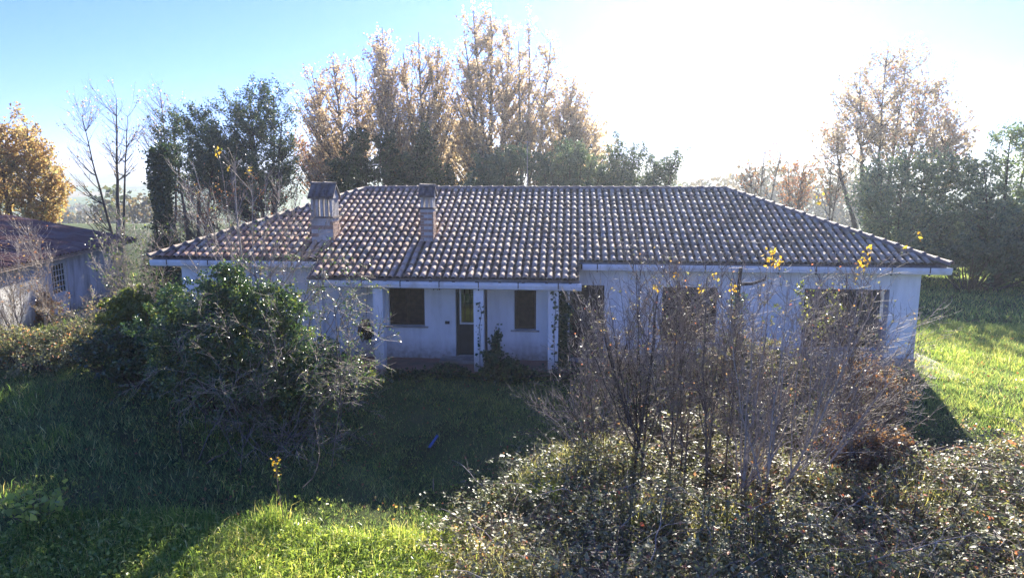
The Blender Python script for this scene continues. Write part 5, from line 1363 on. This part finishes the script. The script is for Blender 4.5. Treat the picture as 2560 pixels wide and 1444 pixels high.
# ------------------------------------------------------------------ small single things
def clump(name, label, cat, px, Y, n, h, mat, seed, w=.012, rad=.12, lean=.55):
    rng = np.random.default_rng(seed); bx, by, bz = base_at(px, Y)
    root = thing(name, label, cat, (bx, by, bz))
    x = rng.normal(0, rad, n); y = rng.normal(0, rad, n)
    V, F, a = blades(rng, x, y, h * rng.uniform(.6, 1.1, n), np.full(n, w), np.clip(rng.normal(lean, .2, n), .1, 1), rng.uniform(.2, .95, n), z=np.zeros(n), two=True)
    leaf_obj('blades', root, mat, [(V, F, a)])
    return root
q = at(1370, 1230, 11.6)
tf = clump('grass_tuft', 'bright arching grass tuft on the left shoulder of the brambles', 'grass', 1365, 11.35, 420, .55, M['grassdry'], 101)
tf.location.z += .35
clump('grass_tuft', 'dry upright grass tuft among the bright brambles at right', 'grass', 2370, 11.6, 260, .95, M['grassdry'], 102, lean=.3)
clump('grass_tuft', 'spiky green grass tuft at the left end of the long grass', 'grass', 655, 10.75, 220, .6, M['grassdry'], 103, lean=.35)

bx, by, bz = base_at(682, 10.7)
st = thing('weed_stalk', 'tall dry weed stalk with yellow tops standing above the long grass', 'weed', (bx, by, bz))
rng = np.random.default_rng(104)
P0 = np.array([[[0, 0, 0], [.02, 0, .35], [-.02, 0, .7], [-.05, 0, 1.0], [-.06, .01, 1.2]]], float)
Bq = sub(rng, P0, np.full((1, 5), .008), 16, .35, 1, .5, .15, .26, 4, .15, .08, .6, .4)
wood('stem', [(P0, np.full((1, 5), .008), 5), (*Bq, 4)], M['cane'], st)
p, b = twig_points(rng, Bq[0], 60, .015, .5)
leaf_obj('leaves', st, M['grassdry'], [leaves(rng, p, .035, .4, v=rng.uniform(.1, .5, 60))])
p = Bq[0][:, -1][Bq[0][:, -1, 2] > 1.0]; p = np.repeat(p, 5, 0) + rng.normal(0, .012, (len(p) * 5, 3))
if len(p): leaf_obj('flowers', st, M['yellowleaf'], [leaves(rng, p, .03, .9)])

bx, by, bz = base_at(45, 10.6)
wd = thing('broad_leaf_weed', 'bright sunlit broad-leaved weed at the left edge', 'weed', (bx, by, bz))
rng = np.random.default_rng(105); n = 130
p = np.stack([rng.normal(0, .28, n), rng.normal(0, .2, n), rng.uniform(.25, .62, n)], -1)
leaf_obj('leaves', wd, M['bigleaf'], [leaves(rng, p, .13, .75, nbias=(0, .1, 1), nstr=.55, v=rng.uniform(.3, 1, n))])
V, F = tubes([(np.stack([p * [.3, .3, 0], p * [.7, .7, .6], p], 1)[:40], np.full((40, 3), .004), 3)]); link('stems', npmesh('stems', V, F, M['cane']), wd)

bx, by, bz = base_at(1078, 14.0)
bt = thing('blue_plastic_tube', 'short bright blue plastic tube lying in the shaded lawn', 'tube', (bx, by, bz + .06))
bt.rotation_euler = (R(-62), 0, R(-24))
mb = MB().tube([(0, 0, -.17), (0, 0, .17)], .030, 10, cap=False).tube([(0, 0, -.17), (0, 0, .17)], .025, 10, cap=False); mb.build('pipe', M['blueplastic'], bt)
MB().tube([(0, 0, .171), (0, 0, .195)], .034, 10).build('cap', M['blueplastic'], bt)
bx, by, bz = base_at(1077, 12.2)
sk = thing('wooden_stake', 'short pale stick standing upright in the shaded lawn', 'stick', (bx, by, bz))
MB().tube([(0, 0, -.1), (.004, 0, .12), (0, .004, .26)], [.012, .011, .008], 6).build('stick', M['planks'], sk)
bx, by, bz = base_at(2310, 18.6)
pv = thing('concrete_apron', 'cracked concrete slab at the foot of the right house corner', 'slab', (9.9, 19.6, float(zg(9.9, 19.6))))
MB().box(-.36, .62, -1.1, .2, -.2, .035).build('slab', M['concrete'], pv)
MB().box(-.36, .66, .215, 2.2, -.2, .03).build('slab', M['concrete'], pv)

# ------------------------------------------------------------------ air
hz = MB().box(-9100, 9100, -9100, 9100, -32, 19).build('haze', None)
hm, hn, hl, hbsdf = nmat('pale_haze')
hn.remove(hbsdf)
pvn = hn.new('ShaderNodeVolumePrincipled')
pvn.inputs['Color'].default_value = (.86, .93, 1.0, 1)
pvn.inputs['Density'].default_value = .00070
pvn.inputs['Anisotropy'].default_value = .72
hl.new(pvn.outputs[0], hn['Material Output'].inputs['Volume'])
hz.data.materials.clear(); hz.data.materials.append(hm)
tag(hz, 'pale even haze filling the air over the valley', 'haze', kind='stuff')
